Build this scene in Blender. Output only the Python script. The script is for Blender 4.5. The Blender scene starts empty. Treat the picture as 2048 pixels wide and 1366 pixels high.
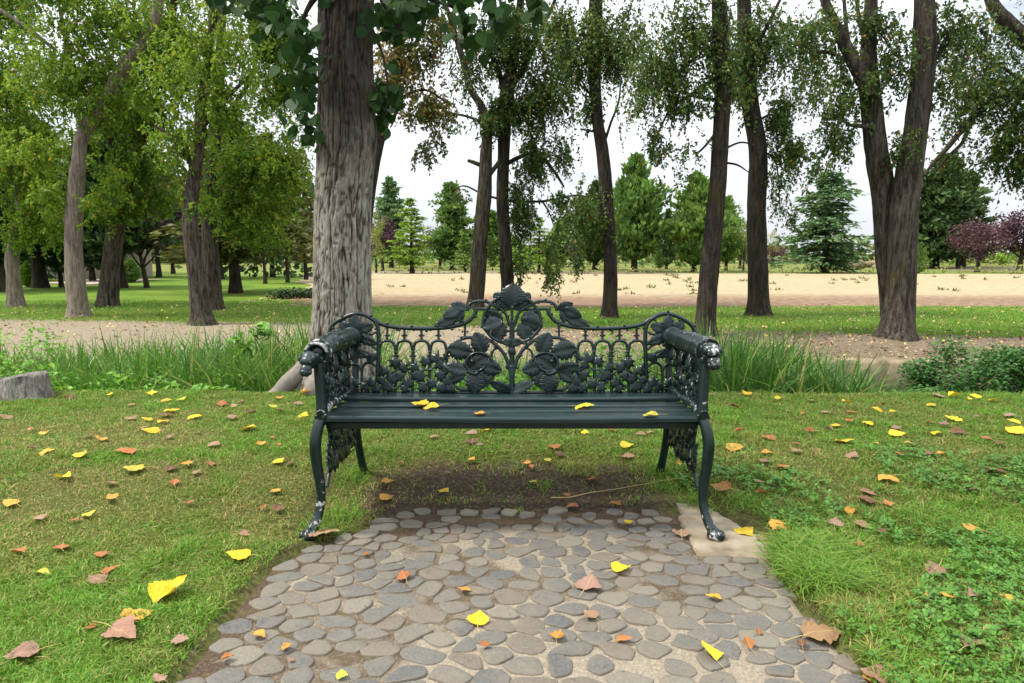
import bpy, math, random
import numpy as np
from mathutils import Vector

R = math.radians
rng = np.random.default_rng(7)
random.seed(7)
SC = bpy.context.scene
COL = SC.collection

# ---------------------------------------------------------------- camera, sky, sun
F = 1370.0                      # focal length in pixels of the 2048 wide photograph
PITCH = math.atan(176.0 / F)
CH = 1.0                        # eye height
cam_d = bpy.data.cameras.new('camera')
cam_d.sensor_width = 36.0
cam_d.lens = 36.0 * F / 2048.0
cam_d.clip_start = 0.05
cam_d.clip_end = 2000.0
cam = bpy.data.objects.new('camera', cam_d)
COL.objects.link(cam)
cam.location = (0, 0, CH)
cam.rotation_euler = (math.pi / 2 - PITCH, 0, 0)
SC.camera = cam

SUN_EL, SUN_AZ = R(58), R(-95)   # azimuth measured clockwise from +Y
w = bpy.data.worlds.new('World')
SC.world = w
w.use_nodes = True
nt = w.node_tree
nt.nodes.clear()
wo = nt.nodes.new('ShaderNodeOutputWorld')
bg = nt.nodes.new('ShaderNodeBackground')
sky = nt.nodes.new('ShaderNodeTexSky')
sky.sky_type = 'NISHITA'
sky.sun_disc = False
sky.sun_elevation = SUN_EL
sky.sun_rotation = SUN_AZ
tc = nt.nodes.new('ShaderNodeTexCoord')
mp = nt.nodes.new('ShaderNodeMapping')
mp.inputs['Scale'].default_value = (1.0, 1.0, 2.6)
nz = nt.nodes.new('ShaderNodeTexNoise')
nz.inputs['Scale'].default_value = 2.3
nz.inputs['Detail'].default_value = 6
nz.inputs['Roughness'].default_value = 0.55
cr = nt.nodes.new('ShaderNodeValToRGB')
cr.color_ramp.elements[0].position = 0.22
cr.color_ramp.elements[1].position = 0.42
mx = nt.nodes.new('ShaderNodeMix')
mx.data_type = 'RGBA'
mx.inputs[7].default_value = (11.0, 11.5, 12.2, 1)
nt.links.new(tc.outputs['Generated'], mp.inputs['Vector'])
nt.links.new(mp.outputs[0], nz.inputs['Vector'])
nt.links.new(nz.outputs[0], cr.inputs[0])
nt.links.new(cr.outputs[0], mx.inputs[0])
nt.links.new(sky.outputs[0], mx.inputs[6])
sx = nt.nodes.new('ShaderNodeSeparateXYZ')          # bright overcast: brighter overhead than at the horizon
nt.links.new(tc.outputs['Generated'], sx.inputs[0])
mr = nt.nodes.new('ShaderNodeMapRange')
for i_, v_ in enumerate((0.0, 0.9, 0.52, 1.75)):
    mr.inputs[i_ + 1].default_value = v_
nt.links.new(sx.outputs[2], mr.inputs[0])
vm = nt.nodes.new('ShaderNodeVectorMath')
vm.operation = 'SCALE'
nt.links.new(mx.outputs[2], vm.inputs[0])
nt.links.new(mr.outputs[0], vm.inputs['Scale'])
nt.links.new(vm.outputs[0], bg.inputs['Color'])
bg.inputs['Strength'].default_value = 0.08
nt.links.new(bg.outputs[0], wo.inputs[0])

sun_d = bpy.data.lights.new('sun', 'SUN')
sun_d.energy = 3.3
sun_d.angle = R(8)
sun_d.color = (1.0, 0.93, 0.82)
sun = bpy.data.objects.new('sun', sun_d)
COL.objects.link(sun)
sdir = Vector((math.sin(SUN_AZ) * math.cos(SUN_EL), math.cos(SUN_AZ) * math.cos(SUN_EL), math.sin(SUN_EL)))
sun.rotation_euler = sdir.to_track_quat('Z', 'Y').to_euler()
sun.location = sdir * 60
SC.view_settings.view_transform = 'Standard'
SC.view_settings.look = 'None'
SC.view_settings.gamma = 1
SC.view_settings.use_curve_mapping = False
SC.view_settings.exposure = 0.85
SC.cycles.max_bounces = 6
SC.cycles.diffuse_bounces = 3
SC.cycles.glossy_bounces = 2
SC.cycles.transmission_bounces = 3
SC.cycles.transparent_max_bounces = 4
SC.cycles.caustics_reflective = False
SC.cycles.caustics_refractive = False

# ---------------------------------------------------------------- pixel -> world
CP, SP = math.cos(PITCH), math.sin(PITCH)


def ray(px, py):
    a = (px - 1024.0) / F
    b = (683.0 - py) / F
    return np.array([a, CP + b * SP, -SP + b * CP])


def at_y(px, py, Y):
    d = ray(px, py)
    t = Y / d[1]
    return np.array([d[0] * t, Y, CH + d[2] * t])


def scale_at(Y, Z=0.5):
    return (Y * CP + (CH - Z) * SP) / F      # metres per pixel


def on_z(px, py, z):
    d = ray(px, py)
    t = (z - CH) / d[2]
    return np.array([d[0] * t, d[1] * t, z])


# ---------------------------------------------------------------- numpy helpers
def ss(a, b, x):
    t = np.clip((np.asarray(x, float) - a) / (b - a), 0, 1)
    return t * t * (3 - 2 * t)


_perm = np.random.default_rng(3).random((256, 256))


def vnoise(x, y, s=1.0, o=0):
    x = np.asarray(x, float) * s + 37.2 + o * 17.3
    y = np.asarray(y, float) * s + 11.7 + o * 5.1
    xi = np.floor(x).astype(int)
    yi = np.floor(y).astype(int)
    fx, fy = x - xi, y - yi
    fx = fx * fx * (3 - 2 * fx)
    fy = fy * fy * (3 - 2 * fy)
    a = _perm[xi & 255, yi & 255]
    b = _perm[(xi + 1) & 255, yi & 255]
    c = _perm[xi & 255, (yi + 1) & 255]
    d = _perm[(xi + 1) & 255, (yi + 1) & 255]
    return (a * (1 - fx) + b * fx) * (1 - fy) + (c * (1 - fx) + d * fx) * fy


def fbm(x, y, s=1.0, o=0, n=4):
    v, a, t = 0, 1.0, 0
    for i in range(n):
        v = v + a * vnoise(x, y, s * 2 ** i, o + i)
        t += a
        a *= 0.5
    return v / t


def norm(v):
    v = np.asarray(v, float)
    return v / (np.linalg.norm(v, axis=-1, keepdims=True) + 1e-12)


class MB:
    """collects pieces and links them as ONE mesh object"""

    def __init__(self):
        self.v, self.f, self.m, self.t, self.n = [], [], [], [], 0
        self.sm = []

    def add(self, v, f, mi=0, tint=0.5, smooth=True):
        v = np.asarray(v, float).reshape(-1, 3)
        f = np.asarray(f, int)
        self.v.append(v)
        self.f.append(f + self.n)
        self.m.append(np.full(len(f), mi))
        self.sm.append(np.full(len(f), smooth))
        self.t.append(np.broadcast_to(np.asarray(tint, float), (len(v),)))
        self.n += len(v)

    def tube(self, pts, rad, sides=8, mi=0, tint=0.5, cap=True, smooth=True):
        pts = np.asarray(pts, float)
        n = len(pts)
        rad = np.broadcast_to(np.asarray(rad, float), (n,))
        tg = np.gradient(pts, axis=0)
        tg = norm(tg)
        up = np.array([0, 0, 1.0]) if abs(tg[0][2]) < 0.8 else np.array([0, 1.0, 0])
        a = norm(np.cross(tg[0], up))
        V = []
        ang = np.linspace(0, 2 * np.pi, sides, endpoint=False)
        for i in range(n):
            a = norm(a - tg[i] * np.dot(a, tg[i]))
            b = np.cross(tg[i], a)
            V.append(pts[i] + rad[i] * (np.cos(ang)[:, None] * a + np.sin(ang)[:, None] * b))
        V = np.concatenate(V)
        i, j = np.meshgrid(np.arange(n - 1), np.arange(sides), indexing='ij')
        j2 = (j + 1) % sides
        Fq = np.stack([i * sides + j, i * sides + j2, (i + 1) * sides + j2, (i + 1) * sides + j], -1).reshape(-1, 4)
        self.add(V, Fq, mi, tint, smooth)
        if cap:
            for k, c in ((0, pts[0]), (n - 1, pts[-1])):
                ring = V[k * sides:(k + 1) * sides]
                vv = np.vstack([ring, c[None]])
                ff = [[q, (q + 1) % sides, sides] for q in range(sides)]
                if k == 0:
                    ff = [x[::-1] for x in ff]
                self.add(vv, ff, mi, tint if np.ndim(tint) == 0 else float(np.mean(tint)), smooth)

    def ball(self, c, r, mi=0, tint=0.5, nu=8, nv=6, sc=(1, 1, 1), rot=None):
        u = np.linspace(0, 2 * np.pi, nu, endpoint=False)
        vv = np.linspace(0, np.pi, nv + 1)[1:-1]
        P = [[0, 0, 1]]
        for q in vv:
            for p in u:
                P.append([math.sin(q) * math.cos(p), math.sin(q) * math.sin(p), math.cos(q)])
        P.append([0, 0, -1])
        P = np.array(P) * np.asarray(sc, float) * r
        if rot is not None:
            P = P @ np.asarray(rot).T
        P = P + np.asarray(c, float)
        tri, quad = [], []
        m = len(vv)
        for j in range(nu):
            tri.append([0, 1 + j, 1 + (j + 1) % nu])
            tri.append([len(P) - 1, 1 + (m - 1) * nu + (j + 1) % nu, 1 + (m - 1) * nu + j])
            for i in range(m - 1):
                quad.append([1 + i * nu + j, 1 + (i + 1) * nu + j, 1 + (i + 1) * nu + (j + 1) % nu, 1 + i * nu + (j + 1) % nu])
        n0 = self.n
        self.add(P, tri, mi, tint)
        if quad:
            q = np.array(quad) + n0
            self.f.append(q)
            self.m.append(np.full(len(q), mi))
            self.sm.append(np.full(len(q), True))

    def grid(self, P, mi=0, tint=0.5, flip=False, smooth=True):
        h, w_ = P.shape[:2]
        i, j = np.meshgrid(np.arange(h - 1), np.arange(w_ - 1), indexing='ij')
        a = i * w_ + j
        fq = np.stack([a, a + 1, a + w_ + 1, a + w_], -1).reshape(-1, 4)
        if flip:
            fq = fq[:, ::-1]
        self.add(P.reshape(-1, 3), fq, mi, np.asarray(tint).reshape(-1) if np.ndim(tint) else tint, smooth)

    def box(self, c, s, mi=0, tint=0.5, bev=0.003, rot=None):
        """box with chamfered edges"""
        h = np.asarray(s, float) / 2
        P, idx = [], {}
        for sx in (-1, 1):
            for sy in (-1, 1):
                for sz in (-1, 1):
                    for ax in range(3):
                        q = np.array([sx * h[0], sy * h[1], sz * h[2]])
                        for k in range(3):
                            if k != ax:
                                q[k] -= math.copysign(bev, q[k])
                        idx[(sx, sy, sz, ax)] = len(P)
                        P.append(q)
        fs3, fs4 = [], []
        for ax in range(3):
            o = [k for k in range(3) if k != ax]
            for s_ in (-1, 1):
                q = []
                for a_, b_ in ((-1, -1), (1, -1), (1, 1), (-1, 1)):
                    k = [0, 0, 0]
                    k[ax] = s_
                    k[o[0]] = a_
                    k[o[1]] = b_
                    q.append(idx[(*k, ax)])
                fs4.append(q)
        for ax in range(3):       # edges along ax
            o = [k for k in range(3) if k != ax]
            for a_ in (-1, 1):
                for b_ in (-1, 1):
                    k1 = [0, 0, 0]
                    k1[o[0]] = a_
                    k1[o[1]] = b_
                    k2 = list(k1)
                    k1[ax] = -1
                    k2[ax] = 1
                    fs4.append([idx[(*k1, o[0])], idx[(*k1, o[1])], idx[(*k2, o[1])], idx[(*k2, o[0])]])
        for sx in (-1, 1):
            for sy in (-1, 1):
                for sz in (-1, 1):
                    fs3.append([idx[(sx, sy, sz, 0)], idx[(sx, sy, sz, 1)], idx[(sx, sy, sz, 2)]])
        P = np.array(P)
        if rot is not None:
            P = P @ np.asarray(rot).T
        P = P + np.asarray(c, float)
        n0 = self.n
        self.add(P, fs4, mi, tint, False)
        q = np.array(fs3) + n0
        self.f.append(q)
        self.m.append(np.full(len(q), mi))
        self.sm.append(np.full(len(q), False))

    def build(self, name, mats, parent=None, loc=None):
        me = bpy.data.meshes.new(name)
        V = np.concatenate(self.v)
        if loc is not None:
            V = V - np.asarray(loc, float)
        me.vertices.add(len(V))
        me.vertices.foreach_set('co', V.astype(np.float32).ravel())
        tot = np.concatenate([np.full(len(f), f.shape[1]) for f in self.f])
        lv = np.concatenate([f.ravel() for f in self.f])
        st = np.concatenate([[0], np.cumsum(tot)[:-1]])
        me.loops.add(len(lv))
        me.loops.foreach_set('vertex_index', lv.astype(np.int32))
        me.polygons.add(len(tot))
        me.polygons.foreach_set('loop_start', st.astype(np.int32))
        me.polygons.foreach_set('loop_total', tot.astype(np.int32))
        me.polygons.foreach_set('material_index', np.concatenate(self.m).astype(np.int32))
        me.polygons.foreach_set('use_smooth', np.concatenate(self.sm))
        at = me.attributes.new('tint', 'FLOAT', 'POINT')
        at.data.foreach_set('value', np.concatenate(self.t).astype(np.float32))
        for m in (mats if isinstance(mats, (list, tuple)) else [mats]):
            me.materials.append(m)
        me.update(calc_edges=True)
        me.validate()
        o = bpy.data.objects.new(name, me)
        COL.objects.link(o)
        if loc is not None:
            o.location = loc
        if parent is not None:
            o.parent = parent
        return o


def crv(pts, n=8):
    """Catmull-Rom through points"""
    P = np.asarray(pts, float)
    P = np.vstack([2 * P[0] - P[1], P, 2 * P[-1] - P[-2]])
    out = []
    for i in range(1, len(P) - 2):
        for t in np.linspace(0, 1, n, endpoint=False):
            a, b, c, d = P[i - 1], P[i], P[i + 1], P[i + 2]
            out.append(0.5 * (2 * b + (c - a) * t + (2 * a - 5 * b + 4 * c - d) * t * t + (3 * b - a - 3 * c + d) * t ** 3))
    out.append(P[-2])
    return np.array(out)


def tag(o, label=None, cat=None, group=None, kind=None):
    if label:
        o['label'] = label
    if cat:
        o['category'] = cat
    if group:
        o['group'] = group
    if kind:
        o['kind'] = kind
    return o


def empty(name, loc=(0, 0, 0)):
    o = bpy.data.objects.new(name, None)
    o.empty_display_size = 0.2
    COL.objects.link(o)
    o.location = loc
    return o


# ---------------------------------------------------------------- materials
class MT:
    def __init__(self, name):
        self.m = bpy.data.materials.new(name)
        self.m.use_nodes = True
        self.nt = self.m.node_tree
        self.nt.nodes.clear()
        self.out = self.n('OutputMaterial')

    def n(self, t, **kw):
        nd = self.nt.nodes.new('ShaderNode' + t)
        for k, v in kw.items():
            if k in nd.inputs.keys():
                nd.inputs[k].default_value = v
            else:
                setattr(nd, k, v)
        return nd

    def l(self, a, b):
        self.nt.links.new(a, b)

    def obj(self, sc=(1, 1, 1)):
        t = self.n('TexCoord')
        m = self.n('Mapping')
        m.inputs['Scale'].default_value = sc
        self.l(t.outputs['Object'], m.inputs['Vector'])
        return m.outputs[0]

    def geo(self, sc=(1, 1, 1)):
        t = self.n('NewGeometry')
        m = self.n('Mapping')
        m.inputs['Scale'].default_value = sc
        self.l(t.outputs['Position'], m.inputs['Vector'])
        return m.outputs[0]

    def noise(self, vec, s, det=4, rough=0.55, dist=0.0):
        q = self.n('TexNoise', Scale=s, Detail=det, Roughness=rough, Distortion=dist)
        self.l(vec, q.inputs['Vector'])
        return q.outputs[0]

    def ramp(self, fac, stops, interp='LINEAR'):
        r = self.n('ValToRGB')
        r.color_ramp.interpolation = interp
        e = r.color_ramp.elements
        while len(e) < len(stops):
            e.new(0.5)
        for i, (p, c) in enumerate(stops):
            e[i].position = p
            e[i].color = (*c, 1) if len(c) == 3 else c
        self.l(fac, r.inputs[0])
        return r.outputs[0]

    def mix(self, fac, a, b, mode='MIX'):
        q = self.n('Mix', data_type='RGBA', blend_type=mode)
        for s, i in ((fac, 0), (a, 6), (b, 7)):
            if hasattr(s, 'node'):
                self.l(s, q.inputs[i])
            else:
                q.inputs[i].default_value = s if i == 0 else (*s, 1)
        return q.outputs[2]

    def math(self, op, a, b=0.0, c=None, clamp=False):
        q = self.n('Math', operation=op, use_clamp=clamp)
        for i, s in enumerate((a, b, c)):
            if s is None:
                continue
            if hasattr(s, 'node'):
                self.l(s, q.inputs[i])
            else:
                q.inputs[i].default_value = s
        return q.outputs[0]

    def rng(self, v, a, b, c=0.0, d=1.0):
        q = self.n('MapRange', clamp=True)
        self.l(v, q.inputs[0])
        for i, s in enumerate((a, b, c, d)):
            q.inputs[i + 1].default_value = s
        return q.outputs[0]

    def attr(self, name='tint'):
        return self.n('Attribute', attribute_name=name).outputs['Fac']

    def bump(self, h, st=0.5, dist=0.01, nrm=None):
        b = self.n('Bump', Strength=st, Distance=dist)
        self.l(h, b.inputs['Height'])
        if nrm is not None:
            self.l(nrm, b.inputs['Normal'])
        return b.outputs[0]

    def done(self, col, rough=0.7, bump=None, spec=0.3, trans=0.0, coat=0.0, metal=0.0):
        p = self.n('BsdfPrincipled')
        for s, k in ((col, 'Base Color'), (rough, 'Roughness'), (spec, 'Specular IOR Level'), (metal, 'Metallic'), (coat, 'Coat Weight')):
            if hasattr(s, 'node'):
                self.l(s, p.inputs[k])
            else:
                p.inputs[k].default_value = (*s, 1) if k == 'Base Color' else s
        if bump is not None:
            self.l(bump, p.inputs['Normal'])
        res = p.outputs[0]
        if trans > 0:
            t = self.n('BsdfTranslucent')
            if hasattr(col, 'node'):
                self.l(col, t.inputs[0])
            else:
                t.inputs[0].default_value = (*col, 1)
            ms = self.n('MixShader')
            ms.inputs[0].default_value = trans
            self.l(res, ms.inputs[1])
            self.l(t.outputs[0], ms.inputs[2])
            res = ms.outputs[0]
        self.l(res, self.out.inputs[0])
        return self.m


def leaf_mat(name, stops, trans=0.35, rough=0.55, spec=0.25):
    m = MT(name)
    return m.done(m.ramp(m.attr(), stops), rough, None, spec, trans)


def bark_mat(name, dark, light, lichen=None, sc=1.0, bump=0.7, moss=0.0):
    m = MT(name)
    v = m.geo((sc, sc, sc * 0.13))
    n1 = m.noise(v, 38, 5, 0.6, 0.6)
    n2 = m.noise(m.geo(), 3.1 * sc, 3)
    n4 = m.noise(m.geo((1, 1, .35)), 55, 4, .7)
    r = m.ramp(m.math('ADD', m.math('MULTIPLY', n1, .7), m.math('MULTIPLY', n4, .3)), [(0.40, dark), (0.50, tuple(0.55 * a + .45 * b for a, b in zip(dark, light))), (0.62, light)])
    c = m.mix(m.rng(n2, 0.35, 0.7, 0, .6), r, m.mix(0.5, r, dark))
    if lichen:
        n3 = m.noise(m.geo((1, 1, 0.6)), 5.0 * sc, 5)
        c = m.mix(m.rng(n3, 0.55, 0.72, 0, moss), c, lichen)
    b = m.bump(m.math('ADD', n1, m.math('MULTIPLY', n4, .4)), bump, 0.06)
    return m.done(c, 0.9, b, 0.15)


M = {}
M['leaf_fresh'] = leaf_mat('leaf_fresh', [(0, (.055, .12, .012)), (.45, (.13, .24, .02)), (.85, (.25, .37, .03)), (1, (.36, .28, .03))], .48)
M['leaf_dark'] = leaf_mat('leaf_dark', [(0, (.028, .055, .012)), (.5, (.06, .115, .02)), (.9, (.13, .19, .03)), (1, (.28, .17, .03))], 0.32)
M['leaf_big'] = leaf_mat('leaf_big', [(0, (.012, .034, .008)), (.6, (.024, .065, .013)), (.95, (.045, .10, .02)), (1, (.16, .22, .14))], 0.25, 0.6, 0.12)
M['leaf_olive'] = leaf_mat('leaf_olive', [(0, (.05, .065, .015)), (.5, (.11, .12, .025)), (.85, (.19, .17, .03)), (1, (.32, .17, .03))], 0.3)
M['conifer_green'] = leaf_mat('conifer_green', [(0, (.035, .085, .022)), (.5, (.085, .17, .035)), (1, (.19, .30, .05))], 0.3, 0.7)
M['conifer_blue'] = leaf_mat('conifer_blue', [(0, (.035, .085, .04)), (.5, (.085, .17, .065)), (1, (.18, .28, .10))], 0.3, 0.7)
M['conifer_dark'] = leaf_mat('conifer_dark', [(0, (.015, .035, .015)), (.5, (.035, .07, .022)), (1, (.07, .12, .03))], 0.15, 0.7)
M['conifer_lime'] = leaf_mat('conifer_lime', [(0, (.08, .16, .02)), (.5, (.19, .32, .03)), (1, (.32, .44, .05))], 0.3, 0.7)
M['leaf_purple'] = leaf_mat('leaf_purple', [(0, (.03, .014, .02)), (.5, (.07, .03, .042)), (1, (.14, .065, .07))], 0.25, 0.6)
M['leaf_pale'] = leaf_mat('leaf_pale', [(0, (.12, .15, .04)), (.5, (.24, .27, .07)), (1, (.36, .36, .10))], 0.3, 0.7)
M['reed'] = leaf_mat('reed', [(0, (.03, .08, .015)), (.5, (.075, .185, .025)), (.9, (.17, .31, .035)), (1, (.40, .36, .13))], 0.3, 0.45, 0.35)
M['weed'] = leaf_mat('weed', [(0, (.06, .17, .015)), (.5, (.12, .29, .025)), (1, (.25, .42, .04))], 0.35, 0.5)
M['bush'] = leaf_mat('bush', [(0, (.025, .075, .018)), (.5, (.05, .14, .025)), (1, (.10, .22, .04))], 0.25, 0.5)
M['grass'] = leaf_mat('grass', [(0, (.46, .34, .15)), (.16, (.38, .32, .11)), (.3, (.20, .25, .045)), (.6, (.11, .24, .025)), (1, (.18, .36, .035))], 0.3, 0.55)
M['clover'] = leaf_mat('clover', [(0, (.042, .115, .016)), (.6, (.078, .195, .025)), (1, (.13, .28, .038))], 0.25, 0.5)
M['bark_big'] = bark_mat('bark_big', (.055, .045, .036), (.36, .31, .26), (.13, .10, .06), 1.0, 0.9, 0.5)
M['bark_grey'] = bark_mat('bark_grey', (.022, .017, .013), (.15, .125, .10), (.10, .085, .02), .75, 1.0, 0.5)
M['bark_dark'] = bark_mat('bark_dark', (.016, .013, .011), (.078, .062, .05), (.10, .075, .02), .75, 1.0, 0.45)
M['stump_wood'] = bark_mat('stump_wood', (.09, .08, .07), (.34, .32, .285), (.16, .14, .07), 1.0, 0.8, 0.3)
M['bark_pale'] = bark_mat('bark_pale', (.12, .095, .075), (.33, .28, .225), (.19, .17, .06), .8, 0.8, 0.3)


def iron_mat():
    m = MT('iron_paint')
    v = m.geo()
    wear = m.attr()                                   # 0 = sound paint, 1 = mostly worn
    n1 = m.noise(v, 42, 6, 0.65)
    n2 = m.noise(v, 9, 3)
    n3 = m.noise(v, 160, 3)
    thr = m.math('SUBTRACT', 0.80, m.math('MULTIPLY', wear, 0.36))
    chip = m.math('MULTIPLY', m.math('SUBTRACT', n1, thr), 30.0, clamp=True)
    paint = m.ramp(n2, [(0.3, (.003, .010, .0095)), (0.6, (.006, .018, .0175)), (0.8, (.015, .035, .034))])
    paint = m.mix(m.rng(n3, 0.55, 0.75, 0, 0.35), paint, (.045, .06, .055))
    bare = m.ramp(n3, [(0.35, (.20, .19, .19)), (0.65, (.50, .48, .47))])
    c = m.mix(chip, paint, bare)
    ro = m.math('ADD', m.rng(n2, 0.3, 0.7, 0.22, 0.40), m.math('MULTIPLY', chip, 0.35))
    hh = m.math('SUBTRACT', m.math('MULTIPLY', n3, 0.25), m.math('MULTIPLY', chip, 0.5))
    return m.done(c, ro, m.bump(hh, 0.5, 0.002), 0.4)


M['iron'] = iron_mat()


def slat_mat():
    m = MT('slat_paint')
    v = m.geo((0.25, 6, 6))
    n1 = m.noise(v, 22, 5, 0.6)
    n2 = m.noise(m.geo((1, 2, 2)), 26, 5, 0.65)
    c = m.ramp(n1, [(0.3, (.004, .014, .0135)), (0.7, (.010, .028, .027))])
    thr = m.math('SUBTRACT', 0.80, m.math('MULTIPLY', m.attr(), 0.30))
    chip = m.math('MULTIPLY', m.math('SUBTRACT', n2, thr), 25.0, clamp=True)
    c = m.mix(chip, c, (.34, .36, .35))
    return m.done(c, m.rng(n1, 0.3, 0.7, 0.28, 0.45), m.bump(n1, 0.25, 0.002), 0.4)


M['slat'] = slat_mat()

# ---------------------------------------------------------------- ground shape
def path_l(y):
    return -0.83 + 0.035 * (y - 1.3) + 0.30 * ss(2.05, 2.6, y) + 0.03 * (vnoise(y, 0 * y, 5, 1) - .5)


def path_r(y):
    return 0.86 + 0.02 * (y - 1.3) - 0.14 * ss(2.2, 2.7, y) + 0.04 * (vnoise(y, 0 * y, 5, 2) - .5)


PATH_END = 2.62


def edge_y(x):                       # lip of the near lawn above the ditch
    return 4.46 - 0.02 * x + 0.10 * (vnoise(x, 0 * x, 1.7, 5) - .5)


def bank_y(x):                       # where the far bank's bare earth meets the grass
    return 9.5 - 0.17 * x + 0.5 * (vnoise(x, 0 * x, .8, 6) - .5) - 0.2 * ss(-2, -5, x)


def gz(x, y):
    x = np.asarray(x, float)
    y = np.asarray(y, float)
    lawn = .018 + .072 * ss(2.25, 3.1, y) + .022 * (fbm(x, y, 1.6, 3) - .5)
    inside = ss(.0, .05, np.minimum(x - path_l(y), path_r(y) - x)) * ss(PATH_END + .06, PATH_END - .16, y)
    z = lawn * (1 - inside) + (-.03) * inside
    z = np.where((y > 2.3) & (y < 3.2) & (np.abs(x) < .8), np.minimum(z, .09 * ss(2.6, 3.15, y) + .004 + .03 * (fbm(x, y, 6, 8) - .5) - .03 * inside), z)
    t = y - edge_y(x)
    bot = -.58 + .05 * (fbm(x, y, 2, 4) - .5)
    z = z + (bot - z) * ss(0, .55, t)
    left = ss(2.6, 1.6, x)
    by = bank_y(x)
    y0 = 6.95 - 1.1 * left
    top = -.02 - .10 * ss(by, 6.9, y) + .10 * (fbm(x, y, 1.1, 9) - .5) * ss(by, by - .6, y) + .03 * (fbm(x, y, 4, 2) - .5) * ss(by, by - .4, y)
    up = ss(0, 1, (y - y0) / (.06 + 2.1 * left))
    z = np.where(y > 5.4, bot + (top - bot) * up, z)
    far = .01 * np.clip(y - 38, 0, 60)
    z = np.where(y > by, .05 * (fbm(x, y, .3, 1) - .5) * ss(0, 3, y - by) + far + top * ss(.8, 0, y - by), z)
    k = np.exp(-((x + 1.08) ** 2 + (y - 4.72) ** 2) / .16)
    return z + (.10 - z) * k


_gx, _gy = np.arange(-7, 7.001, .025), np.arange(.5, 11, .025)
_gz = gz(*np.meshgrid(_gx, _gy))


def g1(x, y):
    u, v = (x + 7) / .025, (y - .5) / .025
    if 0 <= u < len(_gx) - 1 and 0 <= v < len(_gy) - 1:
        i, j = int(u), int(v)
        a, b = u - i, v - j
        return float((_gz[j, i] * (1 - a) + _gz[j, i + 1] * a) * (1 - b) + (_gz[j + 1, i] * (1 - a) + _gz[j + 1, i + 1] * a) * b)
    return float(gz(np.array([x]), np.array([y]))[0])


def ground_pt(px, py, lift=0.0):
    z = 0.05
    for _ in range(12):
        p = on_z(px, py, z)
        h = g1(p[0], p[1])
        if p[1] < PATH_END and path_l(p[1]) < p[0] < path_r(p[1]) + .02:
            h = max(h, .006)
        z = .5 * z + .5 * (h + lift)
    return on_z(px, py, z)


ys = np.concatenate([np.arange(-6, .6, .6), np.arange(.6, 10.5, .05), np.arange(10.5, 16, .25), np.arange(16, 45, 1.2), np.geomspace(45, 700, 22)])
xs = np.concatenate([-np.geomspace(600, 13, 26), np.arange(-12, -4, .25), np.arange(-4, 4, .05), np.arange(4, 12.01, .25), np.geomspace(13, 600, 26)])
X, Y = np.meshgrid(xs, ys)
Z = gz(X, Y)
# zone value: 0 lawn 1 bare earth / dirt
by = bank_y(X)
t = Y - edge_y(X)
dirt = ss(-.06, .1, t) * ss(.35, -.15, Y - by)
under = np.exp(-((X / .70) ** 4 + ((Y - 2.72) / .29) ** 4)) * .9
edge_dirt = ss(.07, 0, np.minimum(np.abs(X - path_l(Y)), np.abs(X - path_r(Y)))) * ss(2.75, 2.5, Y)
left_litter = ss(13.2, 13.8, Y) * ss(34, 24, Y) * ss(-3.6, -2.4, X + .25 * (Y - 13)) * ss(1.0, 0, X)
far_mulch = ss(33, 34, Y) * ss(41, 38, Y) * (.85 - .35 * ss(2, 12, X) + .0 * X)
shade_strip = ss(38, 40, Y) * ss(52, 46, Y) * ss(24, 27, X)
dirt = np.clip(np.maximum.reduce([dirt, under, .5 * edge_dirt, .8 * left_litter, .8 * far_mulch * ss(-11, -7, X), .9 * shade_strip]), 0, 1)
gm = MB()
gm.grid(np.stack([X, Y, Z], -1), 0, dirt)


def ground_mat():
    m = MT('ground')
    v = m.geo()
    n1 = m.noise(v, 1.1, 4)
    n2 = m.noise(v, 9, 5, 0.6)
    n3 = m.noise(v, 60, 5, 0.65)
    sep = m.n('SeparateXYZ')
    m.l(m.geo(), sep.inputs[0])
    near = m.rng(sep.outputs[1], 4.2, 7.5)
    thatch = m.ramp(n3, [(.3, (.03, .032, .010)), (.55, (.075, .08, .022)), (.75, (.17, .14, .055))])
    farg = m.ramp(n2, [(.3, (.05, .10, .012)), (.6, (.09, .16, .018)), (.8, (.17, .19, .04))])
    farg = m.mix(m.rng(sep.outputs[1], 30, 44), farg, m.mix(.65, farg, (.14, .10, .05)))
    farg = m.mix(m.rng(n1, .4, .65, 0, .5), farg, (.16, .22, .03))
    grass = m.mix(near, thatch, farg)
    soil = m.ramp(n3, [(.28, (.022, .016, .010)), (.5, (.05, .036, .024)), (.72, (.12, .09, .06))])
    bank = m.ramp(n3, [(.28, (.05, .037, .025)), (.5, (.13, .10, .068)), (.72, (.27, .215, .15))])
    bank = m.mix(m.rng(n2, .45, .7, 0, .5), bank, (.20, .165, .11))
    pale = m.ramp(n3, [(.28, (.11, .088, .06)), (.5, (.215, .178, .125)), (.72, (.34, .29, .21))])
    bank = m.mix(m.rng(m.math('ADD', sep.outputs[0], m.math('MULTIPLY', n2, 2.0)), .2, 2.6), pale, bank)
    ditch = m.rng(sep.outputs[2], -.45, -.12)
    bank = m.mix(ditch, (.05, .045, .025), bank)
    earth = m.mix(m.rng(sep.outputs[1], 3.4, 5.0), soil, bank)
    f = m.math('ADD', m.attr(), m.math('MULTIPLY', m.math('SUBTRACT', n2, .5), .7))
    c = m.mix(m.rng(f, .38, .58), grass, earth)
    return m.done(c, 0.95, m.bump(n3, 0.6, 0.02), 0.1)


M['ground'] = ground_mat()
ground = gm.build('ground', M['ground'])
tag(ground, 'lawn and bare earth banks on both sides of the ditch', kind='structure')

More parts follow.
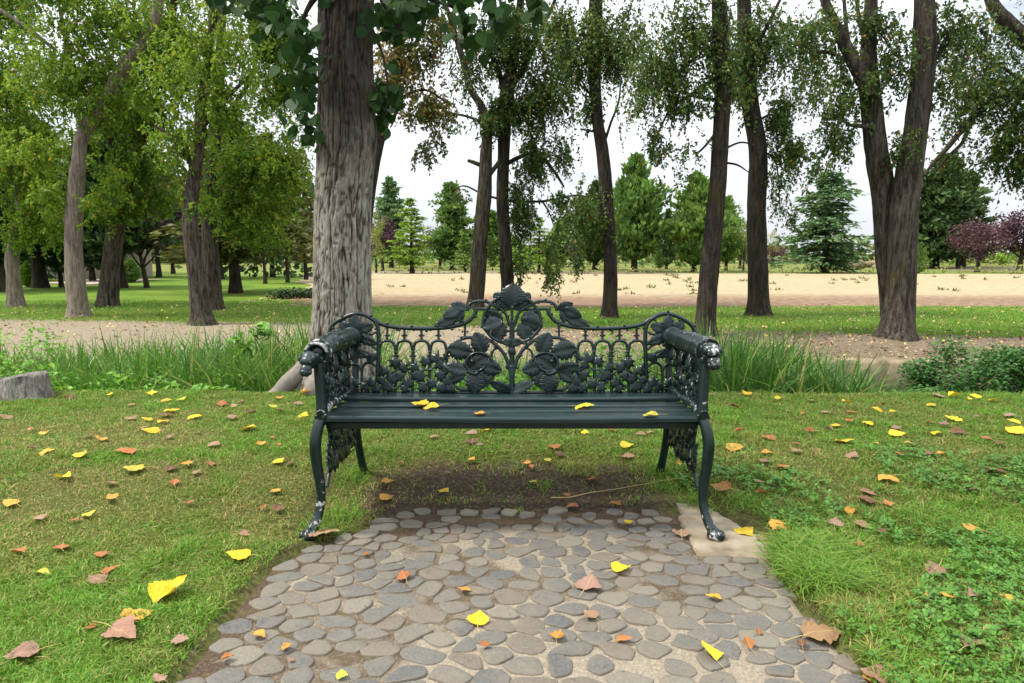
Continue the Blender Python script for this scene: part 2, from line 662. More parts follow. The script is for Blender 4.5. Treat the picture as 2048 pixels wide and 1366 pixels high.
# ploughed pale field beyond the trees
fy = np.concatenate([np.linspace(12.9, 20, 40), np.linspace(20.3, 34.2, 30)])
fu = np.linspace(0, 1, 120)
FX, FY = np.meshgrid(fu, fy)
xl = -3.9 - .30 * (FY - 12.9) + .8 * (vnoise(FY, 0 * FY, .7, 3) - .5)
FX = xl + (95 - xl) * FX ** 1.6
FYw = FY + (.35 * (vnoise(FX, 0 * FX, .9, 4) - .5) - .012 * np.clip(FX, -5, 20)) * ss(16, 13, FY) + .6 * (vnoise(FX, 0 * FX, .5, 7) - .5) * ss(30, 34, FY)
FZ = gz(FX, FYw) + .012 + .035 * (fbm(FX, FYw, 2.2, 5) - .5)
edge = (FY - FY.min() < 1e-6) | (FY.max() - FY < 1e-6)
FZ[edge] -= .06
fm = MB()
fm.grid(np.stack([FX, FYw, FZ], -1), 0, ss(17.6, 14.6, FYw))
m = MT('dry_soil')
v = m.geo((1, 2.2, 1))
n1 = m.noise(v, 5, 6, .65)
n2 = m.noise(m.geo((.35, 1, 1)), .7, 4)
n3 = m.noise(m.geo((.25, 2.0, 1)), 2.2, 4)
c = m.ramp(n1, [(.3, (.16, .12, .068)), (.5, (.30, .24, .148)), (.7, (.41, .345, .23))])
c = m.mix(m.rng(n3, .46, .66, 0, .65), c, (.26, .205, .115))
n5 = m.noise(m.geo((.12, 1.6, 1)), 1.1, 5, .6)
c = m.mix(m.rng(n5, .50, .66, 0, .5), c, (.22, .19, .09))
brown = m.ramp(n1, [(.3, (.07, .043, .026)), (.55, (.19, .125, .08)), (.75, (.34, .25, .17))])
c = m.mix(m.math('ADD', m.attr(), m.math('MULTIPLY', m.math('SUBTRACT', n2, .5), .5), clamp=True), c, brown)
M['field'] = m.done(c, .95, m.bump(n1, .6, .05), .1)
field = fm.build('field', M['field'])
tag(field, 'pale ploughed field of dry soil behind the trees', kind='structure')

# ---------------------------------------------------------------- cobbled path
pm = MB()
py_ = np.linspace(.2, PATH_END + .12, 150)
pu = np.linspace(0, 1, 120)
PU, PY = np.meshgrid(pu, py_)
PX = path_l(PY) + (path_r(PY) - path_l(PY)) * PU
PZ = -.0022 + .003 * (fbm(PX, PY, 7, 3) - .5) + .004 * (fbm(PX, PY, 30, 4) - .5) - .035 * ss(PATH_END - .12, PATH_END + .1, PY) - .03 * ss(.03, 0, PU) - .03 * ss(.97, 1, PU)
pdirt = np.clip(ss(2.28, 2.52, PY + .25 * (fbm(PX, PY, 5, 6) - .5)) + .7 * ss(.10, .02, PU + .1 * (fbm(PX, PY, 6, 7) - .5)) + .62 * ss(.44, .64, fbm(PX, PY, 2.6, 11) + .12 * ss(.1, -.8, PX)), 0, 1)
pm.grid(np.stack([PX, PY, PZ], -1), 0, pdirt)


def clip_poly(P, n, c):
    d = P @ n - c
    out = []
    for i in range(len(P)):
        j = (i + 1) % len(P)
        if d[i] <= 0:
            out.append(P[i])
        if (d[i] < 0) != (d[j] < 0) and abs(d[i] - d[j]) > 1e-12:
            out.append(P[i] + (P[j] - P[i]) * d[i] / (d[i] - d[j]))
    return np.array(out) if len(out) > 2 else None


def cells(S):
    res = []
    D = ((S[:, None] - S[None]) ** 2).sum(-1)
    nb = np.argsort(D, 1)[:, 1:17]
    for i, s in enumerate(S):
        P = s + .2 * np.array([[-1, -1], [1, -1], [1, 1], [-1, 1]])
        for j in nb[i]:
            n = S[j] - s
            P = clip_poly(P, n, n @ (S[j] + s) / 2)
            if P is None:
                break
        res.append(P)
    return res


ST = np.array([[1 / 1.08, 0], [0, 1.04]])
prng = np.random.default_rng(21)
S = np.zeros((900, 2))
SR = np.zeros(900)
ns_ = 0
for _ in range(14000):
    q = np.array([prng.uniform(-1.0, 1.0), prng.uniform(.9, 2.72)])
    s = ST @ q
    dmin = .043 + .056 * prng.random() ** 1.4
    if ns_ == 0 or (((S[:ns_] - s) ** 2).sum(1) > (.5 * (dmin + SR[:ns_])) ** 2).all():
        S[ns_] = s
        SR[ns_] = dmin
        ns_ += 1
        if ns_ == 900:
            break
S = S[:ns_]
C = cells(S)
S = np.array([.75 * s + .25 * (c_.mean(0) if c_ is not None else s) for s, c_ in zip(S, C)])
C = cells(S)
STi = np.linalg.inv(ST)
for s, P in zip(S, C):
    if P is None:
        continue
    P = P @ STi.T
    c0 = P.mean(0)
    y0 = c0[1]
    if not (path_l(y0) + .035 < c0[0] < path_r(y0) - .03 and .95 < y0 < PATH_END - .02):
        continue
    if c0[0] > .60 and y0 > 2.16:
        continue
    bury = float(ss(2.30, 2.62, y0 + .18 * (prng.random() - .5)))
    if prng.random() < .04 + .5 * bury:
        continue
    ang = .5 * prng.normal() * .5 + (-.35 * c0[0])
    sh = prng.uniform(.90, .985) - .16 * bury
    P = c0 + (P - c0) * sh * (np.array([1, prng.uniform(.72, 1)]) if prng.random() < .7 else np.array([prng.uniform(.7, .9), 1]))
    ca, sa = math.cos(ang), math.sin(ang)
    P = c0 + (P - c0) @ np.array([[ca, sa], [-sa, ca]])
    for _ in range(2 + (prng.random() < .6)):
        Q = np.empty((2 * len(P), 2))
        Pn = np.roll(P, -1, 0)
        if _ == 0:
            Q[0::2], Q[1::2] = .84 * P + .16 * Pn, .16 * P + .84 * Pn
        else:
            Q[0::2], Q[1::2] = .75 * P + .25 * Pn, .25 * P + .75 * Pn
        P = Q
    n = len(P)
    P = P + .008 * (np.stack([fbm(P[:, 0], P[:, 1], 48, 1), fbm(P[:, 0], P[:, 1], 48, 2)], -1) - .5)
    hgt = prng.uniform(.0012, .0048) * (1 - .85 * bury)
    tilt = prng.normal(0, .022, 2)
    rings = []
    for k, (sc, zz) in enumerate(((1.0, -.012), (.992, .45 * hgt), (.955, .92 * hgt), (.70, hgt * 1.02), (.3, hgt * 1.03))):
        q = c0 + (P - c0) * sc
        z = zz + ((q - c0) @ tilt) + (.003 * (fbm(q[:, 0], q[:, 1], 45, 3) - .5) if k else 0)
        rings.append(np.column_stack([q, np.broadcast_to(z, (n,))]))
    V = np.vstack(rings + [np.array([[c0[0], c0[1], hgt * 1.12]])])
    Fq = []
    for k in range(4):
        for i in range(n):
            j = (i + 1) % n
            Fq.append([k * n + i, k * n + j, (k + 1) * n + j, (k + 1) * n + i])
    tn = prng.random()
    n0 = pm.n
    pm.add(V, Fq, 1, tn)
    tr = np.array([[4 * n + i, 4 * n + (i + 1) % n, 5 * n] for i in range(n)]) + n0
    pm.f.append(tr)
    pm.m.append(np.full(n, 1))
    pm.sm.append(np.full(n, True))

m = MT('mortar')
v = m.geo()
n1 = m.noise(v, 14, 5)
n3 = m.noise(v, 120, 4, .7)
sand = m.ramp(n3, [(.25, (.13, .108, .078)), (.55, (.235, .20, .15)), (.75, (.34, .295, .23))])
mud = m.ramp(n3, [(.3, (.03, .021, .014)), (.55, (.075, .053, .035)), (.75, (.16, .12, .08))])
moss = m.mix(m.rng(n1, .55, .72, 0, .55), mud, (.12, .10, .035))
f = m.math('ADD', m.attr(), m.math('MULTIPLY', m.math('SUBTRACT', n1, .5), .9))
M['mortar'] = m.done(m.mix(m.rng(f, .25, .75), sand, moss), .95, m.bump(n3, .7, .006), .1)

m = MT('cobble')
v = m.geo()
n1 = m.noise(v, 24, 5, .6)
n2 = m.noise(v, 70, 5, .65, .8)
base = m.ramp(m.attr(), [(0, (0.091, 0.087, 0.077)), (.25, (0.071, 0.070, 0.068)), (.45, (0.116, 0.104, 0.083)), (.62, (0.094, 0.090, 0.077)), (.78, (0.116, 0.094, 0.070)), (.9, (0.152, 0.136, 0.102)), (1, (0.055, 0.054, 0.050))], 'CONSTANT')
c = m.mix(m.rng(n2, .35, .65, 0, .7), base, m.mix(.40, base, (.22, .215, .195)))
c = m.mix(m.rng(n2, .58, .68, 0, .75), c, (.045, .043, .04))
c = m.mix(m.rng(m.noise(v, 210, 3, .7), .60, .72, 0, .5), c, (.33, .31, .28))
nn = m.n('NewGeometry')
sp = m.n('SeparateXYZ')
m.l(nn.outputs['Normal'], sp.inputs[0])
side = m.rng(sp.outputs[2], .86, .97, 1, 0)
dust = m.math('MAXIMUM', m.math('MULTIPLY', side, .7), m.rng(m.noise(m.geo(), 7, 5, .7), .45, .68, 0, .7))
c = m.mix(dust, c, (.165, .14, .105))
M['cobble'] = m.done(c, m.rng(n2, .3, .7, .72, .92), m.bump(n2, .8, .006), .2)
path = pm.build('path', [M['mortar'], M['cobble']])
tag(path, 'cobbled path of grey river stones set in sandy mortar', kind='structure')

# concrete footing at the right front foot
cs = np.array([[.615, 2.165], [.905, 2.15], [.955, 2.46], [.86, 2.69], [.70, 2.74]])
cm_ = MB()
N = 26
U, V_ = np.meshgrid(np.linspace(0, 1, N), np.linspace(0, 1, N))
A = np.array([.600, 2.165]); B = np.array([.90, 2.14]); Cc = np.array([.86, 2.70]); D = np.array([.665, 2.74])
PXY = ((1 - U) * (1 - V_))[..., None] * A + (U * (1 - V_))[..., None] * B + (U * V_)[..., None] * Cc + ((1 - U) * V_)[..., None] * D
PXY[..., 0] += .03 * np.sin(V_ * 3.0) * (U - .2) + .07 * (fbm(PXY[..., 0], PXY[..., 1], 7, 2) - .5) + .03 * (fbm(PXY[..., 0], PXY[..., 1], 22, 3) - .5)
PXY[..., 1] += .09 * (fbm(PXY[..., 0], PXY[..., 1], 6, 6) - .5)
zz = .008 + .006 * (fbm(PXY[..., 0], PXY[..., 1], 9, 5) - .5)
bd = np.minimum(np.minimum(U, 1 - U), np.minimum(V_, 1 - V_))
zz = zz - .04 * ss(.02, 0, bd)
cm_.grid(np.dstack([PXY, zz]), 0, .5)
m = MT('footing_concrete')
n1 = m.noise(m.geo(), 9, 5)
n3 = m.noise(m.geo(), 130, 4, .7)
c = m.ramp(n1, [(.3, (.13, .10, .068)), (.5, (.235, .195, .135)), (.7, (.31, .265, .195))])
c = m.mix(m.rng(n3, .6, .72, 0, .6), c, (.14, .11, .075))
M['footing'] = m.done(c, .92, m.bump(n3, .4, .003), .1)
tag(cm_.build('concrete_footing', M['footing']), 'sandy concrete pad under the right front foot of the bench', kind='structure')

# old concrete retaining wall of the ditch, far side
wm = MB()
cx = np.linspace(2.7, 12, 120)
prof = np.array([[6.66, -.62], [6.69, -.30], [6.72, -.09], [6.735, -.066], [6.78, -.06], [6.98, -.062], [7.02, -.10], [7.02, -.62]])
Wx, Wi = np.meshgrid(cx, np.arange(len(prof)), indexing='ij')
P = np.stack([Wx, prof[Wi.astype(int), 0], prof[Wi.astype(int), 1]], -1)
P[..., 1] += .035 * (fbm(P[..., 0], P[..., 2], 4, 3) - .5)
P[..., 2] += .025 * (fbm(P[..., 0], P[..., 1], 2.2, 6) - .5) * (P[..., 2] > -.2)
wm.grid(P, 0, .5, flip=True)
m = MT('old_concrete')
n1 = m.noise(m.geo((1, 1, .5)), 5, 5)
n3 = m.noise(m.geo(), 50, 5, .7)
c = m.ramp(n1, [(.3, (.06, .05, .033)), (.5, (.19, .15, .095)), (.7, (.30, .24, .155))])
c = m.mix(m.rng(n3, .55, .75, 0, .6), c, (.10, .085, .06))
M['oldconc'] = m.done(c, .95, m.bump(n3, .6, .01), .1)
tag(wm.build('retaining_wall', M['oldconc']), 'weathered concrete retaining wall along the far side of the ditch', 'wall')


# ---------------------------------------------------------------- grass
def blades(n, xy, h, wd, lean, tint, nseg=2):
    """n blades at xy (n,2); returns verts, faces, tint"""
    a = rng.uniform(0, 2 * np.pi, n)
    la = rng.uniform(0, 2 * np.pi, n)
    ld = np.stack([np.cos(la), np.sin(la)], -1)
    side = np.stack([np.cos(a), np.sin(a)], -1)
    z0 = gz(xy[:, 0], xy[:, 1]) - .004
    V = np.empty((n, 5, 3))
    for k, (f, ww) in enumerate(((0, 1), (.55, .8))):
        c = xy + ld * (lean * h * f ** 1.7)[:, None]
        z = z0 + h * (f - .35 * lean * f * f)
        V[:, 2 * k, :2] = c - side * (wd * ww / 2)[:, None]
        V[:, 2 * k + 1, :2] = c + side * (wd * ww / 2)[:, None]
        V[:, 2 * k, 2] = V[:, 2 * k + 1, 2] = z
    V[:, 4, :2] = xy + ld * (lean * h)[:, None]
    V[:, 4, 2] = z0 + h * (1 - .45 * lean)
    i = np.arange(n) * 5
    q = np.stack([i, i + 1, i + 3, i + 2], -1)
    t3 = np.stack([i + 2, i + 3, i + 4], -1)
    return V.reshape(-1, 3), q, t3, np.repeat(tint, 5)


def add_blades(mb, *a):
    V, q, t3, tn = blades(*a)
    n0 = mb.n
    mb.add(V, q, 0, tn, False)
    mb.f.append(t3 + n0)
    mb.m.append(np.zeros(len(t3), int))
    mb.sm.append(np.zeros(len(t3), bool))


def dryness(x, y):
    d = ss(.46, .62, fbm(x, y, 1.5, 21)) * (.30 + .70 * ss(.6, -1.0, x)) * ss(4.1, 3.0, y)
    d = np.maximum(d, .85 * np.exp(-((x + .72) / .22) ** 2 - ((y - 2.45) / .28) ** 2))
    d = np.maximum(d, .8 * np.exp(-((x + 1.9) / .5) ** 2 - ((y - 2.5) / .3) ** 2))
    d = np.maximum(d, .5 * np.exp(-((np.abs(x) - .9) / .12) ** 2 - ((y - 2.75) / .3) ** 2))
    return np.clip(d, 0, 1)


def bare(x, y):
    """probability that a blade grows here"""
    ins = ss(-.02, .03, np.minimum(x - path_l(y), path_r(y) - x)) * ss(PATH_END + .08, PATH_END - .02, y)
    padm = ((x > .58) & (x < .93) & (y > 2.1) & (y < 2.72)) * 1.0
    und = np.clip(1.25 * np.exp(-((x / .66) ** 4 + ((y - 2.70) / .29) ** 4)) - .10 - .75 * ss(.45, .7, fbm(x, y, 9, 23)), 0, 1)
    p = (1 - ins) * (1 - padm) * (1 - .97 * und) * (1 - .45 * dryness(x, y))
    p = p * ss(.03, -.05, y - edge_y(x))
    eg = ss(.14, .02, np.minimum(np.abs(x - path_l(y)), np.abs(x - path_r(y)))) * (y < 2.7)
    return p * (1 - .2 * eg * (x < 0))


gb = MB()
n = 620000
yy = 1.25 + (4.6 - 1.25) * rng.random(n) ** 1.15
xx = rng.uniform(-1, 1, n) * (.80 * yy + .25)
keep = rng.random(n) < bare(xx, yy) * np.clip(.55 + .45 * (2.0 / yy), .5, 1)
xx, yy = xx[keep], yy[keep]
n = len(xx)
dr = dryness(xx, yy)
tn = np.where(rng.random(n) < .06 + .52 * dr, rng.uniform(0, .25, n), np.clip(.50 + .75 * (fbm(xx, yy, 3.5, 31) - .5) + .5 * (fbm(xx, yy, 14, 33) - .5) + rng.normal(0, .16, n), .27, 1))
hh = rng.uniform(.012, .034, n) * (1 - .35 * dr) * (1 + .9 * ss(.22, .0, xx - path_r(yy)) * (xx > 0) * (yy < 2.3)) * (.75 + .7 * ss(.4, .7, fbm(xx, yy, 9, 14)))
wd = rng.uniform(.0018, .0040, n) * (1 + .12 * yy)
add_blades(gb, n, np.stack([xx, yy], -1), hh, wd, rng.uniform(.3, 1.25, n), tn)
# the lawn goes on to both sides of the picture
n = 230000
yy = rng.uniform(.9, 4.7, n)
xx = rng.uniform(.0, 2.6, n) * np.where(rng.random(n) < .5, -1, 1)
xx = xx + np.sign(xx) * (.80 * yy + .15)
kk = rng.random(n) < bare(xx, yy)
xx, yy = xx[kk], yy[kk]
n = len(xx)
add_blades(gb, n, np.stack([xx, yy], -1), rng.uniform(.015, .038, n), rng.uniform(.004, .007, n), rng.uniform(.3, 1.25, n), np.where(rng.random(n) < .08 + .4 * dryness(xx, yy), .15, np.clip(.5 + .75 * (fbm(xx, yy, 3.5, 31) - .5) + rng.normal(0, .16, n), .27, 1)))
# longer clumps hanging over the right edge of the path, a few by the feet
n = 9000
yy = rng.uniform(1.3, 2.2, n)
cl = ss(.42, .6, fbm(yy, 0 * yy, 6, 3))
xx = path_r(yy) + rng.normal(.07, .07, n)
kk = (rng.random(n) < cl) & (xx > path_r(yy) - .03)
xx, yy = xx[kk], yy[kk]
n = len(xx)
add_blades(gb, n, np.stack([xx, yy], -1), rng.uniform(.05, .11, n), rng.uniform(.003, .0055, n), rng.uniform(.7, 1.5, n), np.clip(rng.normal(.55, .15, n), .3, 1))
for fx, fy_ in ((-.44, 1.92), (-.70, 1.75), (-.66, 2.05), (.78, 1.9), (.35, 2.45), (-.2, 2.52), (.02, 2.58), (-.74, 1.55), (.80, 1.62)):
    n = 46
    add_blades(gb, n, np.array([fx, fy_]) + rng.normal(0, .016, (n, 2)), rng.uniform(.012, .035, n), rng.uniform(.002, .0035, n), rng.uniform(.5, 1.4, n), np.clip(rng.normal(.5, .2, n), .1, 1))
n = 16000
yy = rng.uniform(1.25, 2.5, n)
xx = rng.uniform(.9, 2.3, n)
kk = (rng.random(n) < ss(.45, .62, fbm(xx, yy, 3.3, 55)) * bare(xx, yy)) & (xx < .82 * yy + .3)
xx, yy = xx[kk], yy[kk]
n = len(xx)
add_blades(gb, n, np.stack([xx, yy], -1), rng.uniform(.035, .085, n), rng.uniform(.0025, .0048, n), rng.uniform(.6, 1.5, n), np.clip(rng.normal(.55, .17, n), .1, 1))
for fx, fy_ in ((-.69, 2.38), (-.64, 2.5), (-.68, 2.85), (.66, 2.9), (.74, 2.62), (.9, 2.55)):
    n = 260
    add_blades(gb, n, np.array([fx, fy_]) + rng.normal(0, .045, (n, 2)), rng.uniform(.03, .075, n), rng.uniform(.0025, .004, n), rng.uniform(.4, 1.2, n), np.clip(rng.normal(.6, .2, n), .1, 1))
tag(gb.build('lawn_grass', M['grass']), 'short green and straw coloured lawn grass around the bench', 'grass', kind='stuff')

# clover and broad leaves in the lawn right of the path
cb = MB()
n = 26000
yy = 1.25 + 2.1 * rng.random(n) ** 1.1
xx = rng.uniform(.7, 2.9, n)
pr = .8 * ss(.44, .60, fbm(xx, yy, 2.6, 41) + .07 * ss(2.7, 2.2, yy) + .18 * (fbm(xx, yy, 11, 43) - .5)) * ss(3.3, 2.8, yy) * (xx < .82 * yy + .3) * bare(xx, yy)
kk = rng.random(n) < pr
xx, yy = xx[kk], yy[kk]
n = len(xx)
zz = gz(xx, yy) + rng.uniform(.012, .036, n)
r0 = rng.uniform(.004, .0085, n)
az = rng.uniform(0, 2 * np.pi, n)
tl = rng.normal(0, .35, (n, 2))
for k in range(3):
    a = az + k * 2.094
    d = np.stack([np.cos(a), np.sin(a)], -1)
    e = np.stack([-np.sin(a), np.cos(a)], -1)
    c = np.stack([xx, yy], -1)
    P = np.empty((n, 5, 3))
    for i, (u, v_) in enumerate(((.1, 0), (.85, .75), (1.75, .5), (1.75, -.5), (.85, -.75))):
        q = d * (u * r0)[:, None] + e * (v_ * r0)[:, None]
        P[:, i, :2] = c + q
        P[:, i, 2] = zz + (q * tl).sum(-1) + .3 * r0 * abs(v_)
    i5 = np.arange(n) * 5
    f = i5[:, None] + np.arange(5)
    cb.add(P.reshape(-1, 3), f, 0, np.repeat(np.clip(rng.normal(.55, .2, n), 0, 1), 5), False)
tag(cb.build('clover', M['clover']), 'clover and small broad leaves growing through the right lawn', 'clover', kind='stuff')

# grass strip beyond the ditch
fg = MB()
n = 150000
yy = 8.3 + 6.2 * rng.random(n) ** 1.3
xx = rng.uniform(-1, 1, n) * (.80 * yy + .4)
d = yy - bank_y(xx)
kk = (rng.random(n) < ss(-.5, .25, d + .5 * (fbm(xx, yy, 3, 17) - .5))) & ((yy < 12.9 - .012 * xx) | (xx < -3.9))
kk &= rng.random(n) > .8 * ss(13.2, 13.8, yy) * ss(-3.6, -2.4, xx + .25 * (yy - 13))
xx, yy = xx[kk], yy[kk]
n = len(xx)
add_blades(fg, n, np.stack([xx, yy], -1), rng.uniform(.025, .07, n), rng.uniform(.005, .010, n), rng.uniform(.3, 1, n), np.where(rng.random(n) < .07, .15, np.clip(.5 + .7 * fbm(xx, yy, .8, 31) - .3 + rng.normal(0, .12, n), .3, 1)))
tag(fg.build('grass_strip', M['grass']), 'bright grass strip beneath the trees across the ditch', 'grass', kind='stuff')

# dry leaf litter on the far bank and specks of leaves on the far grass
lt = MB()
n = 9000
yy = rng.uniform(6.9, 9.8, n)
xx = rng.uniform(-8, 8, n)
kk = (yy < bank_y(xx) + .2) & (rng.random(n) < .15 + .85 * ss(-1.5, 2.5, xx)) & (gz(xx, yy) > -.3)
x2 = rng.uniform(-9, 9, 2200)
y2 = rng.uniform(8.6, 13, 2200)
x3 = rng.uniform(-5.5, -3.0, 900)
y3 = rng.uniform(13.3, 17, 900)
xx = np.concatenate([xx[kk], x2, x3])
yy = np.concatenate([yy[kk], y2, y3])
n = len(xx)
zz = gz(xx, yy) + .006 + np.where(yy > bank_y(xx), .035, 0)
s = rng.uniform(.009, .026, n)
a = rng.uniform(0, 6.28, n)
d = np.stack([np.cos(a), np.sin(a), rng.normal(0, .35, n)], -1)
e = np.stack([-np.sin(a), np.cos(a), rng.normal(0, .35, n)], -1)
c = np.stack([xx, yy, zz], -1)
P = np.stack([c - d * s[:, None], c + e * (s * .7)[:, None], c + d * s[:, None], c - e * (s * .7)[:, None]], 1)
P[:, 2, 2] += rng.uniform(0, .012, n)
lt.add(P.reshape(-1, 3), np.arange(4 * n).reshape(-1, 4), 0, np.repeat(rng.random(n), 4), False)
M['litter'] = leaf_mat('litter', [(0, (.10, .055, .03)), (.4, (.24, .14, .08)), (.75, (.40, .28, .19)), (.92, (.55, .42, .10)), (1, (.65, .5, .06))], .1, .7)
tag(lt.build('leaf_litter', M['litter']), 'small dry leaf litter scattered over the far bank and grass', 'leaf litter', kind='stuff')

# ---------------------------------------------------------------- ditch plants
def reeds(mb, n, xr, yr, top_fn, wmul=1.0, tone=.5):
    x = rng.uniform(*xr, n)
    y = rng.uniform(*yr, n)
    cl = fbm(x, y, 3, 19)
    k = rng.random(n) < ss(.22, .48, cl)
    x, y = x[k], y[k]
    n = len(x)
    z0 = gz(x, y) - .02
    h = np.clip(top_fn(x, y) - z0, .1, 2) * rng.uniform(.32, 1.1, n)
    a = rng.uniform(0, 6.28, n)
    la = rng.uniform(0, 6.28, n)
    ln = rng.gamma(2.0, .20, n)
    bend = rng.random(n) ** 2
    wd = rng.uniform(.006, .015, n) * wmul
    K = 6
    V = np.empty((n, 2 * K, 3))
    for i in range(K):
        f = i / (K - 1)
        off = (ln * h * f ** 1.8 + bend * .25 * h * max(0, f - .55) * 2)
        z = z0 + h * (f - .28 * ln * f * f) - bend * h * .5 * max(0, f - .6) ** 1.3
        ww = wd * (1 - f ** 2.2) * (.8 + .4 * f) + .0006
        V[:, 2 * i, 0] = x + np.cos(la) * off - np.cos(a) * ww
        V[:, 2 * i, 1] = y + np.sin(la) * off - np.sin(a) * ww
        V[:, 2 * i + 1, 0] = x + np.cos(la) * off + np.cos(a) * ww
        V[:, 2 * i + 1, 1] = y + np.sin(la) * off + np.sin(a) * ww
        V[:, 2 * i, 2] = V[:, 2 * i + 1, 2] = z
    b = np.arange(n)[:, None] * (2 * K)
    F_ = np.concatenate([np.concatenate([b + 2 * i, b + 2 * i + 1, b + 2 * i + 3, b + 2 * i + 2], 1) for i in range(K - 1)])
    tn = np.where(rng.random(n) < .07, rng.uniform(.93, 1, n), np.clip(rng.normal(tone, .17, n), 0, .9))
    mb.add(V.reshape(-1, 3), F_, 0, np.repeat(tn, 2 * K), True)


rl = MB()
reeds(rl, 8500, (-3.6, -1.15), (4.9, 6.4), lambda x, y: .30 + .42 * fbm(x, y, 1.6, 3) + .07 * (x + 1.2), 1.0, .55)
reeds(rl, 5200, (-5.6, -3.4), (5.0, 6.6), lambda x, y: .10 + .34 * fbm(x, y, 1.6, 3), .9, .6)
tag(rl.build('reeds', M['reed']), 'dense green reeds in the ditch left of the big trunk', 'reeds', kind='stuff')
rc = MB()
reeds(rc, 4500, (-1.0, 1.5), (5.0, 6.5), lambda x, y: .05 + .3 * fbm(x, y, 1.3, 8), .9, .5)
tag(rc.build('reeds', M['reed']), 'reeds in the ditch seen through the bench back', 'reeds', kind='stuff')
rr = MB()
reeds(rr, 6800, (1.5, 2.72), (4.75, 6.3), lambda x, y: .50 - .26 * (x - 1.5) + .25 * (fbm(x, y, 1.6, 4) - .4), 1.0, .36)
reeds(rr, 130, (2.65, 3.2), (5.0, 6.2), lambda x, y: -.05 + .25 * (fbm(x, y, 1.6, 4) - .4), 1.1, .4)
tag(rr.build('reeds', M['reed']), 'dark green reeds in the ditch right of the bench', 'reeds', kind='stuff')


def leafplants(mb, spots, n, r, size, stem=True, mi=0, top=None):
    """leafy herbs: leaves scattered on short sprays round each spot"""
    for (cx, cy, cz, rx, ry, rz) in spots:
        k = n
        u = rng.normal(0, .5, (k, 3))
        u = u / np.maximum(1, np.linalg.norm(u, axis=1, keepdims=True) / 1.0)
        c = np.array([cx, cy, cz]) + u * np.array([rx, ry, rz])
        gg = gz(c[:, 0], c[:, 1])
        c[:, 2] = np.maximum(c[:, 2], gg + .015)
        s = rng.uniform(.6, 1.3, k) * size
        a = rng.uniform(0, 6.28, k)
        d = np.stack([np.cos(a), np.sin(a), rng.normal(-.25, .35, k)], -1)
        e = np.stack([-np.sin(a), np.cos(a), rng.normal(0, .3, k)], -1)
        P = np.stack([c - d * s[:, None] * .5, c + e * (s * .36)[:, None] - d * (s * .1)[:, None], c + d * s[:, None] * .6, c - e * (s * .36)[:, None] - d * (s * .1)[:, None]], 1)
        P[:, [1, 3], 2] += (.12 * s)[:, None]
        mb.add(P.reshape(-1, 3), np.arange(4 * k).reshape(-1, 4), mi, np.repeat(np.clip(rng.normal(.5, .2, k), 0, 1), 4), False)


# bright nettles on the left, yellow green weeds behind the bench, dark bramble on the right
wl = MB()
sp = []
for i in range(38):
    x = rng.uniform(-4.0, -1.9)
    y = rng.uniform(4.6, 5.3)
    sp.append((x, y, rng.uniform(-.25, .02) + .05 * (x < -2.6) - .06 * max(0, x + 2.6), .16, .16, .16))
for i in range(9):
    x = rng.uniform(-4.9, -3.6)
    sp.append((x, rng.uniform(5.2, 6.2), rng.uniform(-.1, .28), .2, .2, .2))
leafplants(wl, sp, 110, .2, .05)
leafplants(wl, [(-2.05, 5.6, .36, .10, .1, .07), (-2.2, 5.5, .26, .1, .1, .1)], 40, .2, .075)
tag(wl.build('nettles', M['weed']), 'bright green nettles growing out of the ditch by the stump', 'nettles', kind='stuff')
wc = MB()
sp = [(x, rng.uniform(4.55, 5.0), rng.uniform(-.15, .06), .15, .12, .10) for x in rng.uniform(-.95, 1.25, 26)]
sp += [(.75, 5.3, .28, .16, .15, .2), (.95, 5.3, .2, .2, .15, .2), (.62, 5.2, .05, .15, .1, .15), (-.25, 5.1, .0, .3, .1, .1)]
leafplants(wc, sp, 110, .2, .05)
tag(wc.build('weeds', M['weed']), 'yellow green weeds in the ditch just behind the bench', 'weeds', kind='stuff')
wr = MB()
sp = []
for i in range(110):
    x = rng.uniform(2.95, 5.0)
    hgt = .26 * math.exp(-((x - 3.55) / .38) ** 2) + .14 * ss(2.9, 3.4, x) + .08 * vnoise(x, 0, 3, 2)
    sp.append((x, rng.uniform(4.7, 5.5), -.54 + rng.random() ** .7 * (.46 + .8 * float(hgt)), .17, .17, .10))
leafplants(wr, sp, 330, .2, .032)
bush = wr.build('bramble_bush', M['bush'])
tag(bush, 'dense dark green bramble bush filling the ditch in front of the concrete wall', 'bush')

# dark low shrub beside the big trunk, far side
b = MB()
c0 = ground_pt(604, 598)
leafplants(b, [(c0[0] + dx, c0[1] + .2, .10, .35, .3, .14) for dx in (-.5, -.25, 0, .3, .6)], 420, .2, .06)
tag(b.build('low_shrub', M['conifer_dark']), 'low dark green creeping shrub on the leaf litter left of the big trunk', 'shrub')


# ---------------------------------------------------------------- trees near the ditch
def trunk_pts(poly, Y):
    P, W = [], []
    for k in poly:
        px, py, w = k[:3]
        Yk = Y + (k[3] if len(k) > 3 else 0)
        p = at_y(px, py, Yk)
        P.append(p)
        W.append(w / 2 * scale_at(Yk, p[2]))
    P = np.array(P)
    W = np.array(W)
    n = 7
    return crv(P, n), crv(np.column_stack([W, W, W]), n)[:, 0]


